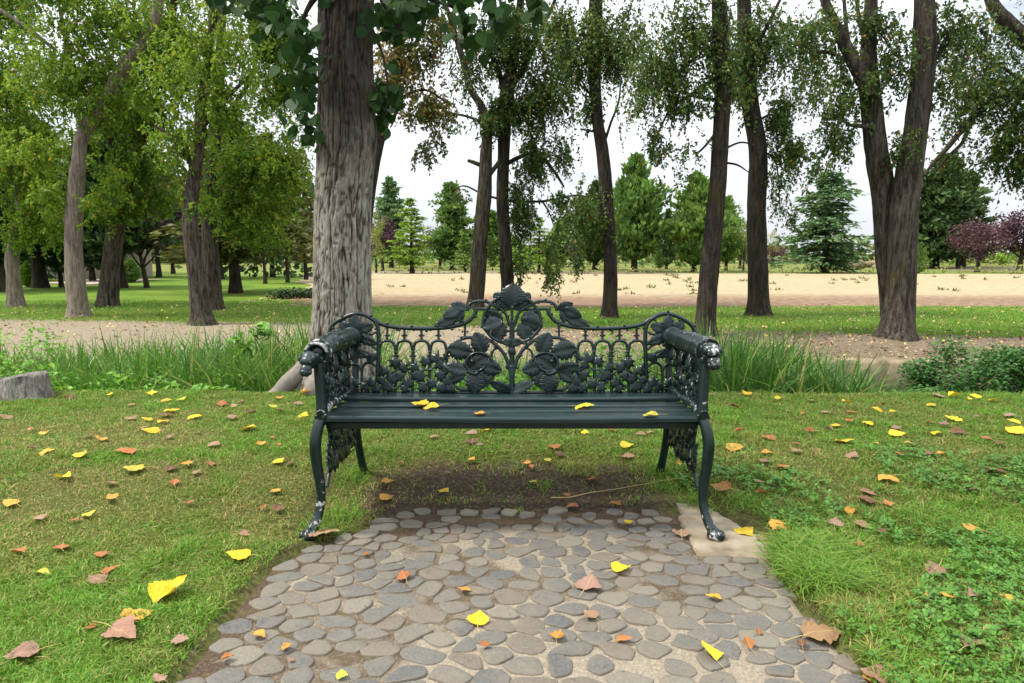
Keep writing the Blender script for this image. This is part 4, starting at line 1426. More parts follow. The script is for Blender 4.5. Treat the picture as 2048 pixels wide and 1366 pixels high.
# ---------------------------------------------------------------- farther trees
def far_tree(name, label, base_px, Y, top_py, hw, style, leaf, bark='bark_dark', n=1.0, tone=.5, group=None, clear=.06, lean=0.0, trunk_w=8, cat='tree'):
    s = scale_at(Y)
    b = at_y(base_px[0], base_px[1], Y)
    b[2] = g1(b[0], b[1])
    top = at_y(base_px[0], top_py, Y)[2]
    H = top - b[2]
    Rr = hw * s
    root = empty(name, b)
    tag(root, label, cat, group)
    seed = rng.integers(0, 99)
    mb = MB()
    zz_ = np.linspace(-.1, H * (.94 if style != 'round' else .7), 12)
    tw = trunk_w / 2 * s
    mb.tube(np.column_stack([.06 * tw * np.sin(zz_ * 3) + lean * zz_, .05 * np.cos(zz_ * 2), zz_]), np.linspace(tw * 1.15, tw * .12, 12) * (1 + .25 * np.exp(-zz_ * 4)), 8)
    if style == 'round':
        for k in range(7):
            a = k * .9 + seed
            z0 = H * rng.uniform(.16, .42)
            e = np.array([math.cos(a) * Rr * .6, math.sin(a) * Rr * .6, H * rng.uniform(.5, .8)])
            p0 = np.array([lean * z0, 0, z0])
            mb.tube(crv([p0, p0 + (e - p0) * .5 + [0, 0, -.05 * H], e], 5), np.linspace(tw * .5, tw * .1, 11), 5)
    cr_ = MB()
    Ps, Ds, Ls, Ws, Ts = [], [], [], [], []
    if style in ('cedar', 'cypress', 'pine'):
        lev = int({'cedar': 14, 'cypress': 40, 'pine': 28}[style] * (.6 + .4 * n))
        for i in range(lev):
            t = (i + (.25 * rng.random() if style == 'cedar' else rng.random())) / lev
            z = H * (clear + (1 - clear) * t)
            if style == 'cedar':
                Rl = Rr * (1 - t) ** .78 * (.6 + .4 * ss(0, .12, t)) * rng.uniform(.66, 1.2)
                nb = 9
            elif style == 'pine':
                Rl = Rr * (1 - t) ** .62 * (.6 + .4 * ss(0, .25, t)) * rng.uniform(.62, 1.2)
                nb = 9
            else:
                Rl = Rr * (1 - t ** 1.6) ** .85 * (.55 + .45 * ss(0, .22, t)) * rng.uniform(.66, 1.2)
                nb = 10
            Rl = max(Rl, .04 * Rr)
            for k in range(nb):
                a = rng.uniform(0, 6.28)
                L = Rl * rng.uniform(.5, 1.15) * (.55 + .9 * float(vnoise(2.0 * math.cos(a) + 5 + seed, 2.0 * math.sin(a) + t * (7 if style != 'cedar' else 3), 1.0, 3)))
                o_ = np.array([math.cos(a), math.sin(a), 0])
                sd = np.array([-math.sin(a), math.cos(a), 0])
                tb = rng.normal(0, .13)
                ns = int(max(3, (15 if style != 'cypress' else 11) * n * min(1, .35 + L / Rr)))
                if L > .3 * Rr and style != 'cypress':
                    dr0 = {'cedar': .02, 'pine': .12}[style]
                    mb.tube([np.array([lean * z, 0, z]), np.array([lean * z, 0, z]) + o_ * L * .5 + [0, 0, dr0 * L], np.array([lean * z, 0, z]) + o_ * L * .9 + [0, 0, dr0 * L]], [.02 * Rr, .012 * Rr, .005 * Rr], 3, 0, .5, False)
                f = np.repeat(((np.arange(ns) + rng.random(ns)) / ns) ** .7, 3)
                m3 = 3 * ns
                one = np.ones(m3)
                p = o_ * (L * f)[:, None] + np.array([lean * z, 0, z])
                lat = np.repeat(rng.normal(0, 1, ns), 3)
                Z0 = np.zeros(m3)
                if style == 'cedar':
                    p[:, 2] += L * (.10 * f - .16 * f * f) + np.repeat(rng.normal(0, .007, ns), 3) * H
                    p += sd * (lat * .17 * L * (.3 + f))[:, None] + rng.normal(0, .025, (m3, 3)) * Rr
                    d = norm(o_ + sd * np.repeat(rng.normal(0, .6, ns), 3)[:, None] + np.stack([Z0, Z0, rng.normal(-.03, .12, m3)], -1))
                    Ds.append(norm(d + rng.normal(0, .35, (m3, 3)) * [1, 1, .35]))
                    Ls.append(Rr * rng.uniform(.05, .15, m3)); Ws.append(.22 * one)
                    Ts.append(tone + tb + .25 * (f - .5) + rng.normal(0, .13, m3))
                elif style == 'pine':
                    p[:, 2] += L * (.25 * f - .08 * f * f)
                    p += sd * (lat * .14 * L)[:, None] + rng.normal(0, .03, (m3, 3)) * Rr
                    Ds.append(norm(o_ * .6 + rng.normal(0, .5, (m3, 3)) + [0, 0, .35]))
                    Ls.append(Rr * rng.uniform(.09, .17, m3)); Ws.append(.28 * one)
                    Ts.append(tone + tb + .2 * (f - .5) + rng.normal(0, .14, m3))
                else:
                    p[:, 2] += L * .35 * f
                    p += sd * (lat * .16 * L)[:, None] + rng.normal(0, .035, (m3, 3)) * Rr
                    Ds.append(norm(o_ * .45 + rng.normal(0, .35, (m3, 3)) + [0, 0, .85]))
                    Ls.append(Rr * rng.uniform(.08, .17, m3)); Ws.append(.30 * one)
                    Ts.append(tone + tb + .22 * (f - .5) + rng.normal(0, .14, m3))
                Ps.append(p)
    else:
        nc = int(26 * n)
        cs_ = rng.normal(0, 1, (nc, 3))
        cs_ /= np.linalg.norm(cs_, axis=1, keepdims=True)
        cs_ *= rng.uniform(.45, .95, (nc, 1))
        hc = H * (1 - clear) / 2
        for c in cs_:
            cen = c * np.array([Rr * .85, Rr * .85, hc * .82]) + np.array([0, 0, H * clear + hc])
            rr_ = rng.uniform(.24, .40) * min(Rr, hc)
            k = int(95)
            u = rng.normal(0, .55, (k, 3)) * rr_ + cen
            tb = rng.normal(0, .12)
            Ps.append(u)
            Ds.append(norm(rng.normal(0, 1, (k, 3)) + [0, 0, -.2]))
            Ls.append(.10 * min(Rr, hc) * rng.uniform(.6, 1.3, k))
            Ws.append(np.full(k, .36))
            Ts.append(tone + tb + rng.normal(0, .15, k))
    P = np.concatenate(Ps)
    D_ = np.concatenate(Ds)
    L_ = np.concatenate(Ls)[:, None]
    W_ = np.concatenate(Ws)[:, None]
    nn = norm(rng.normal(0, .5, P.shape) + ([0, 0, 1] if style == 'cedar' else [0, 0, .1]))
    e = norm(np.cross(D_, nn)) * L_ * W_
    Q = np.stack([P, P + D_ * L_ * .45 + e, P + D_ * L_, P + D_ * L_ * .45 - e], 1)
    if style == 'cedar':
        Q[:, 2, 2] -= .12 * L_[:, 0]
    kq = len(Q)
    cr_.add(Q.reshape(-1, 3), np.arange(4 * kq).reshape(-1, 4), 0, np.repeat(np.clip(np.concatenate(Ts), 0, 1), 4), False)
    mb.build('trunk', M[bark], root)
    cr_.build('crown', M[leaf], root)
    return root


G2 = 'trees beyond the pale field'
far_tree('cedar_tree', 'broad layered green cedar beyond the field, left of the big twin trunk', (1650, 546), 36, 338, 112, 'cedar', 'conifer_blue', n=1.6, tone=.5, group=G2, clear=.05, trunk_w=14)
far_tree('cypress_tree', 'tallest pointed green conifer beyond the field, right of the S bent trunk', (1268, 545), 38, 318, 78, 'cypress', 'conifer_green', n=1.3, tone=.5, group=G2, clear=.10, trunk_w=11)
far_tree('cypress_tree', 'bushy bright green conifer beyond the field, behind the trunk at the right bench arm', (1388, 545), 37, 352, 72, 'cypress', 'conifer_green', n=1.3, tone=.62, group=G2, clear=.07, trunk_w=9)
far_tree('cypress_tree', 'bright green conifer with a leaning top, just left of the thick bent trunk', (1452, 543), 39, 395, 42, 'cypress', 'conifer_green', n=.8, tone=.68, group=G2, clear=.10, trunk_w=6)
far_tree('cypress_tree', 'dark broad conifer half hidden behind the S bent trunk', (1190, 541), 41, 368, 62, 'cypress', 'conifer_dark', n=1.1, tone=.75, group=G2, clear=.08, trunk_w=9)
far_tree('cypress_tree', 'small dark conifer in the gap between the tallest conifer and the bushy bright one', (1333, 541), 43, 420, 34, 'cypress', 'conifer_dark', n=.7, tone=.8, group=G2, clear=.06, trunk_w=5)
far_tree('cedar_tree', 'yellow green layered cedar beyond the field, between two purple trees', (824, 545), 35, 392, 62, 'cedar', 'conifer_lime', n=1.2, tone=.5, group=G2, clear=.12, trunk_w=8)
far_tree('pine_tree', 'blue green pointed conifer behind the yellow green cedar', (783, 541), 45, 358, 52, 'pine', 'conifer_blue', n=1.0, tone=.6, group=G2, clear=.12, trunk_w=8)
far_tree('pine_tree', 'dark green pointed conifer left of the mossy brown trunk', (905, 541), 41, 368, 60, 'pine', 'conifer_green', n=1.1, tone=.5, group=G2, clear=.12, trunk_w=9)
far_tree('plum_tree', 'dark purple leaved tree between the big trunk and the yellow green cedar', (765, 541), 39, 432, 40, 'round', 'leaf_purple', n=1.2, group=G2, clear=.28, trunk_w=6)
far_tree('plum_tree', 'dark purple leaved tree just right of the yellow green cedar', (880, 537), 43, 448, 36, 'round', 'leaf_purple', n=1.1, group=G2, clear=.28, trunk_w=6)
far_tree('poplar_sapling', 'slim pale yellow green tree right at the edge of the big trunk', (752, 541), 36, 410, 24, 'round', 'leaf_pale', n=1.0, tone=.55, group=G2, clear=.05, trunk_w=4)
far_tree('cedar_tree', 'light green cedar seen right of the slim dark trunk', (1078, 539), 36, 430, 48, 'cedar', 'conifer_lime', n=1.0, tone=.35, group=G2, clear=.16, trunk_w=6)
far_tree('cedar_tree', 'low spreading bright cedar between the two trunks behind the bench crest', (1030, 541), 38, 470, 60, 'cedar', 'conifer_lime', n=.9, tone=.3, group=G2, clear=.10, trunk_w=5)
far_tree('cedar_tree', 'small green cedar left of the mossy brown trunk, low over the field edge', (930, 541), 37, 465, 46, 'cedar', 'conifer_green', n=.9, tone=.75, group=G2, clear=.12, trunk_w=5)
far_tree('pine_tree', 'large dark green conifer beyond the field, right of the big twin trunk', (1868, 534), 44, 318, 88, 'pine', 'conifer_dark', n=1.6, tone=.7, group=G2, clear=.08, trunk_w=15, lean=.06)
far_tree('pine_tree', 'second dark conifer standing behind the large one at the right', (1925, 532), 47, 345, 62, 'pine', 'conifer_dark', n=1.1, tone=.75, group=G2, clear=.10, trunk_w=10)
far_tree('plum_tree', 'faded purple plum tree in front of the dark conifers at the right', (1955, 546), 37, 436, 62, 'round', 'leaf_purple', n=1.4, tone=.72, group=G2, clear=.20, trunk_w=8)
far_tree('plum_tree', 'dark purple plum tree cut by the right edge of the picture', (2040, 540), 40, 415, 62, 'round', 'leaf_purple', n=1.5, tone=.35, group=G2, clear=.16, trunk_w=9)
far_tree('conifer_sapling', 'small fresh green conifer sapling just right of the big twin trunk', (1838, 547), 35, 486, 18, 'cypress', 'conifer_green', n=.5, tone=.6, group=G2, clear=.02, trunk_w=3)
far_tree('conifer_sapling', 'small young conifer in the open lawn right of the tallest conifer', (1318, 541), 42, 500, 14, 'cypress', 'conifer_green', n=.5, tone=.5, group=G2, clear=.02, trunk_w=3)
far_tree('birch_tree', 'thin yellowish young tree left of the thick bent trunk', (1487, 543), 38, 440, 18, 'round', 'leaf_pale', 'bark_grey', n=.5, tone=.4, group=G2, clear=.3, trunk_w=4)
far_tree('birch_tree', 'small yellow topped tree between the thick bent trunk and the layered cedar', (1543, 535), 46, 455, 17, 'round', 'leaf_pale', 'bark_grey', n=.5, tone=.7, group=G2, clear=.3, trunk_w=4)

far_tree('plum_tree', 'reddish plum tree peeping out behind the dark conifer by the S bent trunk', (1160, 538), 46, 470, 40, 'round', 'leaf_purple', n=1.1, tone=.6, group=G2, clear=.2, trunk_w=5)
far_tree('pine_tree', 'soft pale green conifer behind the gap right of the slim dark trunk', (1120, 537), 48, 440, 40, 'pine', 'conifer_green', n=.9, tone=.7, group=G2, clear=.1, trunk_w=5)
far_tree('pine_tree', 'pale green conifer behind the two trunks of the bench crest', (985, 537), 48, 425, 46, 'pine', 'conifer_green', n=1.0, tone=.6, group=G2, clear=.1, trunk_w=6)
far_tree('cypress_tree', 'rounded bright green tree just left of the layered cedar', (1480, 541), 44, 425, 34, 'round', 'conifer_lime', n=1.1, tone=.3, group=G2, clear=.1, trunk_w=5)
far_tree('plum_tree', 'low reddish bush right of the thick bent trunk', (1548, 531), 52, 482, 26, 'round', 'leaf_purple', n=.8, tone=.8, group=G2, clear=.05, trunk_w=4)
far_tree('plum_tree', 'dusky purple crown rising behind the faded plum tree at the right', (1915, 535), 45, 440, 46, 'round', 'leaf_purple', n=1.2, tone=.5, group=G2, clear=.2, trunk_w=6)
# dark grove on the left
G3 = 'trees of the shaded grove at the left'
far_tree('cedar_tree', 'drooping olive green cedar left of the big trunk', (470, 585), 17.5, 215, 165, 'cedar', 'leaf_olive', n=2.0, tone=.30, group=G3, clear=.20, trunk_w=22)
far_tree('pine_tree', 'black looking pine behind the third trunk from the left', (240, 592), 20, 250, 120, 'pine', 'conifer_dark', n=1.4, tone=.5, group=G3, clear=.22, trunk_w=22)
far_tree('plum_tree', 'dark purple plum tree with a thin leaning trunk in the shaded grove', (293, 588), 20, 345, 95, 'round', 'leaf_purple', n=1.7, tone=.3, group=G3, clear=.36, trunk_w=9, lean=-.1)
far_tree('pine_tree', 'dark pine with a slanting black trunk near the left edge', (80, 590), 20, 240, 130, 'pine', 'conifer_dark', n=1.4, tone=.4, group=G3, clear=.26, trunk_w=24)
far_tree('pine_tree', 'dark pine at the far left edge behind the bent pale tree', (8, 598), 18, 330, 100, 'pine', 'conifer_dark', n=1.3, tone=.35, group=G3, clear=.24, trunk_w=16)
far_tree('pine_tree', 'slim dark young pine between the slanting black trunk and the pale tan trunk', (122, 590), 20.5, 400, 50, 'pine', 'conifer_dark', n=.9, tone=.6, group=G3, clear=.18, trunk_w=8)
far_tree('plum_tree', 'dark reddish tree deep in the grove left of the leaning grey trunk', (345, 540), 34, 415, 75, 'round', 'leaf_purple', n=1.5, tone=.35, group=G3, clear=.25, trunk_w=8)
far_tree('pine_tree', 'dark pine deep in the grove behind the two grey trunks', (440, 560), 27, 330, 90, 'pine', 'conifer_dark', n=1.3, tone=.55, group=G3, clear=.2, trunk_w=12)
far_tree('pine_tree', 'brownish pine with thin bare trunk left of the big trunk', (575, 575), 24, 380, 70, 'pine', 'leaf_olive', n=1.1, tone=.25, group=G3, clear=.32, trunk_w=7)
far_tree('cedar_tree', 'yellowish cedar close against the left side of the big trunk', (612, 572), 26, 290, 60, 'cedar', 'leaf_olive', n=1.2, tone=.62, group=G3, clear=.15, trunk_w=7)
far_tree('pine_tree', 'thin trunked dark pine right of the drooping olive cedar', (530, 578), 23, 420, 50, 'pine', 'conifer_dark', n=.9, tone=.6, group=G3, clear=.4, trunk_w=7)
far_tree('yellow_bush', 'small upright yellow green conifer near the left edge', (58, 588), 20.5, 525, 22, 'cypress', 'conifer_lime', n=.8, tone=.25, group=None, clear=.0, trunk_w=4, cat='bush')
far_tree('yellow_bush', 'small green conifer bush behind the third trunk from the left', (262, 570), 24, 520, 26, 'cypress', 'conifer_green', n=.8, tone=.6, group=None, clear=.0, trunk_w=4, cat='bush')
far_tree('pine_tree', 'dark conifer closing the view at the back of the shaded lawn', (200, 548), 36, 380, 90, 'pine', 'conifer_dark', n=1.2, tone=.6, group=G3, clear=.1, trunk_w=10)
far_tree('pine_tree', 'distant conifer at the end of the sunlit lawn between the grove trunks', (345, 528), 55, 470, 40, 'pine', 'conifer_green', n=.9, tone=.4, group=G3, clear=.1, trunk_w=6)

far_tree('pine_tree', 'broad dark conifer filling the gap between the pale tan trunk and the thick grey trunk', (185, 578), 25, 330, 85, 'pine', 'conifer_dark', n=1.3, tone=.5, group=G3, clear=.12, trunk_w=10)
far_tree('plum_tree', 'dark purple tree behind the bent pale tree at the left edge', (20, 575), 25, 420, 75, 'round', 'leaf_purple', n=1.5, tone=.25, group=G3, clear=.2, trunk_w=8)
far_tree('pine_tree', 'dark conifer behind the leaning purple plum tree in the grove', (318, 565), 29, 300, 85, 'pine', 'conifer_dark', n=1.3, tone=.5, group=G3, clear=.28, trunk_w=9)
far_tree('cedar_tree', 'olive cedar with low boughs just behind the drooping olive one', (545, 560), 30, 260, 95, 'cedar', 'leaf_olive', n=1.6, tone=.25, group=G3, clear=.16, trunk_w=9)
# hedges and the far edge of the wood
def hedge(name, label, x0, x1, Y, z1, leaf, dens, size, thick=1.0, tone=.5, kind=None, cat='hedge', z0=0.0):
    hb = MB()
    a, b_ = at_y(x0, 500, Y)[0], at_y(x1, 500, Y)[0]
    n_ = int((b_ - a) * z1 * dens)
    x = rng.uniform(a, b_, n_)
    top = z1 * (.65 + .55 * fbm(x, 0 * x, .45, 3))
    z = z0 + top * rng.random(n_) ** .8
    y = Y + thick * rng.normal(0, .5, n_)
    c = np.stack([x, y, z + gz(x, y)], -1)
    d = norm(rng.normal(0, 1, (n_, 3)))
    e = norm(np.cross(d, rng.normal(0, 1, (n_, 3))))
    s_ = size * rng.uniform(.6, 1.3, (n_, 1))
    Q = np.stack([c - d * s_, c + e * s_ * .6, c + d * s_, c - e * s_ * .6], 1)
    hb.add(Q.reshape(-1, 3), np.arange(4 * n_).reshape(-1, 4), 0, np.repeat(np.clip(tone + .5 * (fbm(x, z, 1.2, 5) - .5) + rng.normal(0, .15, n_), 0, 1), 4), False)
    o_ = hb.build(name, M[leaf])
    tag(o_, label, cat, None, kind)
    return o_


hedge('hedge', 'bright green clipped hedge beyond the purple trees at the right edge', 1825, 2300, 51, 1.15, 'conifer_lime', 60, .14, .5, .25)
hedge('far_woods', 'far hedgerow and undergrowth closing the view behind the park trees', -900, 2900, 58, 1.7, 'leaf_olive', 34, .30, 2.5, .35, 'stuff')
hedge('undergrowth', 'low shrubs and shaded undergrowth beneath the park trees beyond the field', 640, 1480, 49, .8, 'conifer_green', 26, .2, 3.5, .35, 'stuff')
hedge('far_woods', 'dark wood closing the view behind the left grove', -700, 640, 62, 8.0, 'conifer_dark', 26, .42, 3, .6, 'stuff')
hedge('undergrowth', 'rough dry scrub along the far side of the field', 740, 2500, 35.0, .42, 'leaf_pale', 70, .08, .7, .30, 'stuff')

hedge('undergrowth', 'dark thicket of low boughs and shrubs deep in the left grove', 395, 640, 29, 1.0, 'conifer_dark', 60, .15, 1.6, .55, 'stuff')
hedge('undergrowth', 'dark shrubs at the far left of the grove around the house', -300, 130, 25.5, 1.1, 'conifer_dark', 60, .15, 1.0, .55, 'stuff')
hedge('undergrowth', 'dark shrubs behind the thick grey trunk in the grove', 205, 285, 33, 1.3, 'conifer_dark', 60, .15, 1.0, .6, 'stuff')

# weeds sprouting in the field
wf = MB()
n = 190
yy = rng.uniform(16.5, 34.5, n)
xx = rng.uniform(-4, 1, n) + rng.random(n) * (yy * .85 + 2)
kk = rng.random(n) < ss(.45, .6, fbm(xx, yy, .35, 61))
for x, y in zip(xx[kk], yy[kk]):
    k = 16
    a_ = rng.uniform(0, 6.28, k)
    d = np.stack([np.cos(a_) * .6, np.sin(a_) * .6, rng.uniform(.3, 1.2, k)], -1) * (rng.uniform(.04, .12, (k, 1)) * (.6 + y / 40))
    e = np.stack([-np.sin(a_), np.cos(a_), 0 * a_], -1) * .02
    c = np.array([x, y, g1(x, y) + .01]) + rng.normal(0, .06, (k, 3)) * [1, 1, 0]
    Q = np.stack([c, c + d * .5 + e, c + d, c + d * .5 - e], 1)
    wf.add(Q.reshape(-1, 3), np.arange(4 * k).reshape(-1, 4), 0, np.repeat(rng.uniform(.1, .8, k), 4), False)
tag(wf.build('field_weeds', M['leaf_olive']), 'small green weeds sprouting over the pale field', 'weeds', kind='stuff')

# bank of pale rubble between the cedar and the twin trunk
rb = MB()
c0 = at_y(1690, 520, 46)
for i in range(16):
    rb.ball(c0 + np.array([rng.uniform(-2.2, 3.2), rng.uniform(-.6, .6), -.55 + rng.uniform(0, .25)]), rng.uniform(.35, .75), 0, .5, 7, 5, (1.2, .8, .6))
M['oldconc2'] = M['oldconc']
tag(rb.build('rubble_bank', M['oldconc']), 'grey heap of rubble on the far lawn left of the big twin trunk', 'rubble', kind='stuff')

# house glimpsed through the grove
HX0, HX1, HY = at_y(-140, 500, 27)[0], at_y(196, 500, 27)[0], 27.0
hr = empty('house', (HX0, HY, 0))
tag(hr, 'pale plastered house with a red tiled roof glimpsed through the grove at the far left', 'house')
hb = MB()
hb.box(((HX0 + HX1) / 2, HY + 2, 1.15), (HX1 - HX0, 4, 2.7), 0, .5, .02)
m = MT('plaster')
nn_ = m.noise(m.geo(), 3, 4)
M['plaster'] = m.done(m.ramp(nn_, [(.3, (.26, .20, .16)), (.7, (.36, .29, .24))]), .9)
o = hb.build('wall', M['plaster'], hr)
o.location = (-HX0, -HY, 0)
hb = MB()
N = 60
xx_ = np.linspace(HX0 - .3, HX1 - 1.3, N)
rows_ = []
for (yy_, zz_) in ((HY - .35, 2.42), (HY + 2, 3.5), (HY + 4.35, 2.42)):
    rows_.append(np.column_stack([xx_, np.full(N, yy_), zz_ + .04 * np.sin(xx_ * 22)]))
for (yy_, zz_) in ((HY + 4.35, 2.34), (HY - .35, 2.34), (HY - .35, 2.42)):
    rows_.append(np.column_stack([xx_, np.full(N, yy_), np.full(N, zz_) + (.04 * np.sin(xx_ * 22) if zz_ > 2.4 else 0)]))
hb.grid(np.stack(rows_), 0, .5)
M['tiles'] = MT('roof_tiles').done((.36, .10, .055), .85)
o = hb.build('roof', M['tiles'], hr)
o.location = (-HX0, -HY, 0)
hb = MB()
for wx in (.25, .6):
    hb.box((HX0 + (HX1 - HX0) * wx, HY - .012, 1.25), (.9, .06, 1.1), 0, .5, .006)
M['glass_dark'] = MT('window_glass').done((.02, .024, .028), .1, None, .5)
for k, wx in enumerate((.25, .6)):
    b = MB()
    b.box((HX0 + (HX1 - HX0) * wx, HY - .012, 1.25), (.9, .06, 1.1), 0, .5, .006)
    o = b.build('window', M['glass_dark'], hr)
    o.location = (-HX0, -HY, 0)
# pale drive in front of the house
dm = MB()
U, V_ = np.meshgrid(np.linspace(0, 1, 30), np.linspace(0, 1, 14))
dx0, dx1 = at_y(40, 560, 22.5)[0], at_y(200, 560, 22.5)[0]
DX = dx0 + (dx1 - dx0) * U
DYv = 22.3 + 4.6 * V_ + .3 * np.sin(U * 5)
dm.grid(np.stack([DX, DYv, gz(DX, DYv) + .02], -1), 0, .5)
tag(dm.build('gravel_drive', M['plaster']), 'pale gravel drive in front of the house in the grove', kind='structure')

# tree stump at the left edge
sb = np.array([-3.09, 4.30, g1(-3.09, 4.30) - .02])
root = empty('tree_stump', sb)
tag(root, 'grey sawn tree stump with a gnarled root at the left edge of the lawn', 'stump')
s_ = scale_at(sb[1], .1)
st = MB()
na, nh = 48, 16
an = np.linspace(0, 2 * np.pi, na + 1)
zl = np.concatenate([np.linspace(-.08, .158, nh), [.166, .166, .165]])
rl_ = np.concatenate([np.linspace(.165, .125, nh) + .03 * np.linspace(1, 0, nh) ** 3, [.118, .06, .001]])
AN, ZL = np.meshgrid(an, zl)
RL = np.repeat(rl_[:, None], na + 1, 1)
k = np.where(ZL < .16, 1, .3)
RL = RL * (1 + k * (.13 * np.cos(AN * 3 + 1) + .10 * (fbm(np.cos(AN) * 3 + 9, np.sin(AN) * 3 + ZL * 4, 1, 4) - .5) + .06 * (fbm(np.cos(AN) * 14 + 9, np.sin(AN) * 14 + ZL * 5, 1, 5) - .5)))
st.grid(np.stack([RL * np.cos(AN), RL * np.sin(AN), ZL + .015 * np.cos(AN) * (ZL > .1)], -1), 0, .6)
st.build('trunk', M['stump_wood'], root)
rt = MB()
for i in range(8):
    p = np.array([-.13 - .30 * rng.random(), rng.normal(-.03, .07), .03 + .10 * rng.random()])
    rt.ball(p, rng.uniform(.06, .12), 0, .5, 14, 10, (1.3, .9, .9))
vv = np.concatenate(rt.v)
for i in range(len(rt.v)):
    v_ = rt.v[i]
    rt.v[i] = v_ * (1 + .0) + .05 * (np.stack([fbm(v_[:, 1] + v_[:, 2], v_[:, 2], 9, 2), fbm(v_[:, 0], v_[:, 2], 9, 3), fbm(v_[:, 0], v_[:, 1], 9, 4)], -1) - .5)
rt.build('root', M['stump_wood'], root)

# ---------------------------------------------------------------- the bench
BX = 0.0                                     # symmetry plane
YB, YF = 2.83, 2.36                          # back plane, front edge of the seat
bench = empty('park_bench', (0, 2.6, 0))
tag(bench, 'ornate dark green cast iron bench with leaf pattern back standing at the path end', 'bench')
BI = np.array([0, 2.6, 0])
CXP = 1023.0


def bk(px, py, off=0.0):
    """photo pixel on the slightly reclined back plane -> bench coordinates"""
    d = ray(1024 + (px - CXP), py)
    # plane Y = YB + .10*(Z-.43)
    t = (YB + .10 * (CH - .43)) / (d[1] - .10 * d[2])
    p = np.array([d[0] * t, d[1] * t, CH + d[2] * t])
    p[1] -= off
    return p


SB = scale_at(2.86, .6)                      # metres per photo pixel on the back
MIR = np.array([-1, 1, 1.0])


def put(mb, name, parent, mats=None):
    o = mb.build(name, mats or M['iron'], parent)
    if parent is bench:
        o.location = -BI
    return o


def both(fn):
    for s in (1, -1):
        fn(s)


def tub(mb, pts, r, s, off=.0, n=6, sides=8, wear=.28, knobs=0.0, r1=None):
    P = np.array([bk(*p[:2], off + (p[2] if len(p) > 2 else 0)) for p in pts])
    P = P * [s, 1, 1]
    P = crv(P, n)
    rr_ = np.linspace(r, r if r1 is None else r1, len(P)) * SB
    rr_ = rr_ * (1 + .10 * (fbm(np.arange(len(P)), 0 * rr_ + pts[0][0], .5, 3) - .5))
    mb.tube(P, rr_, sides, 0, wear)
    if knobs:
        L = np.cumsum(np.linalg.norm(np.diff(P, axis=0), axis=1))
        k = int(L[-1] / knobs)
        for i in range(1, k + 1):
            j = np.searchsorted(L, i * knobs - .4 * knobs)
            j = min(j, len(P) - 2)
            tg_ = norm(P[j + 1] - P[j])
            sd = norm(np.cross(tg_, [0, 1, 0])) * (1 if i % 2 else -1)
            mb.ball(P[j] + sd * rr_[j] * 1.05 + [0, -.004, 0], rr_[j] * .75, 0, wear, 6, 4)


def oak_leaf(base, tip, width, off=.012, lob=.24, nl=4.5, serr=.07, wear=.30, curl=.24, roll=0.0, parent=None, name='oak_leaf', bend=0.0):
    """lobed cast leaf lying over the back plane, 2.5 mm to 5 mm thick, veined"""
    mb = MB()
    K, J = 44, 13
    t = np.linspace(0, 1, K)
    Lv = tip - base
    L = np.linalg.norm(Lv)
    d = Lv / L
    nrm = np.array([0, -1.0, .10])
    sd = norm(np.cross(d, nrm))
    w = width * .66 * np.sin(np.pi * np.clip(t, 0, 1) ** .85) ** .62
    wl_ = w * (1 - lob + lob * np.abs(np.sin(np.pi * (t * nl + .12))) ** .6) * (1 + serr * np.sin(t * 71 + base[0] * 90))
    wr_ = w * (1 - lob + lob * np.abs(np.sin(np.pi * (t * nl + .34))) ** .6) * (1 + serr * np.sin(t * 67 + base[2] * 80))
    u = np.linspace(-1, 1, J)
    P = np.empty((K, J, 3))
    for i in range(K):
        for j in range(J):
            ww = wl_[i] if u[j] < 0 else wr_[i]
            au = abs(u[j])
            h = off + curl * width * (.95 * au - 1.05 * au * au + .30 * math.sin(math.pi * t[i]))
            h += .0012 * math.exp(-(u[j] / .07) ** 2)
            h += .0006 * math.cos(2 * math.pi * (t[i] * nl - au * 2.0)) * min(1, au * 2)
            h += .0015 * (math.sin(7 * t[i] + base[0] * 50) * u[j])
            h += roll * u[j] * width * .4 + bend * (t[i] - .3) * L
            P[i, j] = base + d * (t[i] * L) + sd * (u[j] * ww) + nrm * h
    mb.grid(P, 0, wear)
    Bk = P + np.array([0, .0045, 0])
    mb.grid(Bk, 0, wear, flip=True)
    rim_f = np.concatenate([P[:, 0], P[::-1, -1]])
    rim_b = np.concatenate([Bk[:, 0], Bk[::-1, -1]])
    mb.grid(np.stack([np.vstack([rim_b, rim_b[:1]]), np.vstack([rim_f, rim_f[:1]])]), 0, wear)
    return put(mb, name, parent)


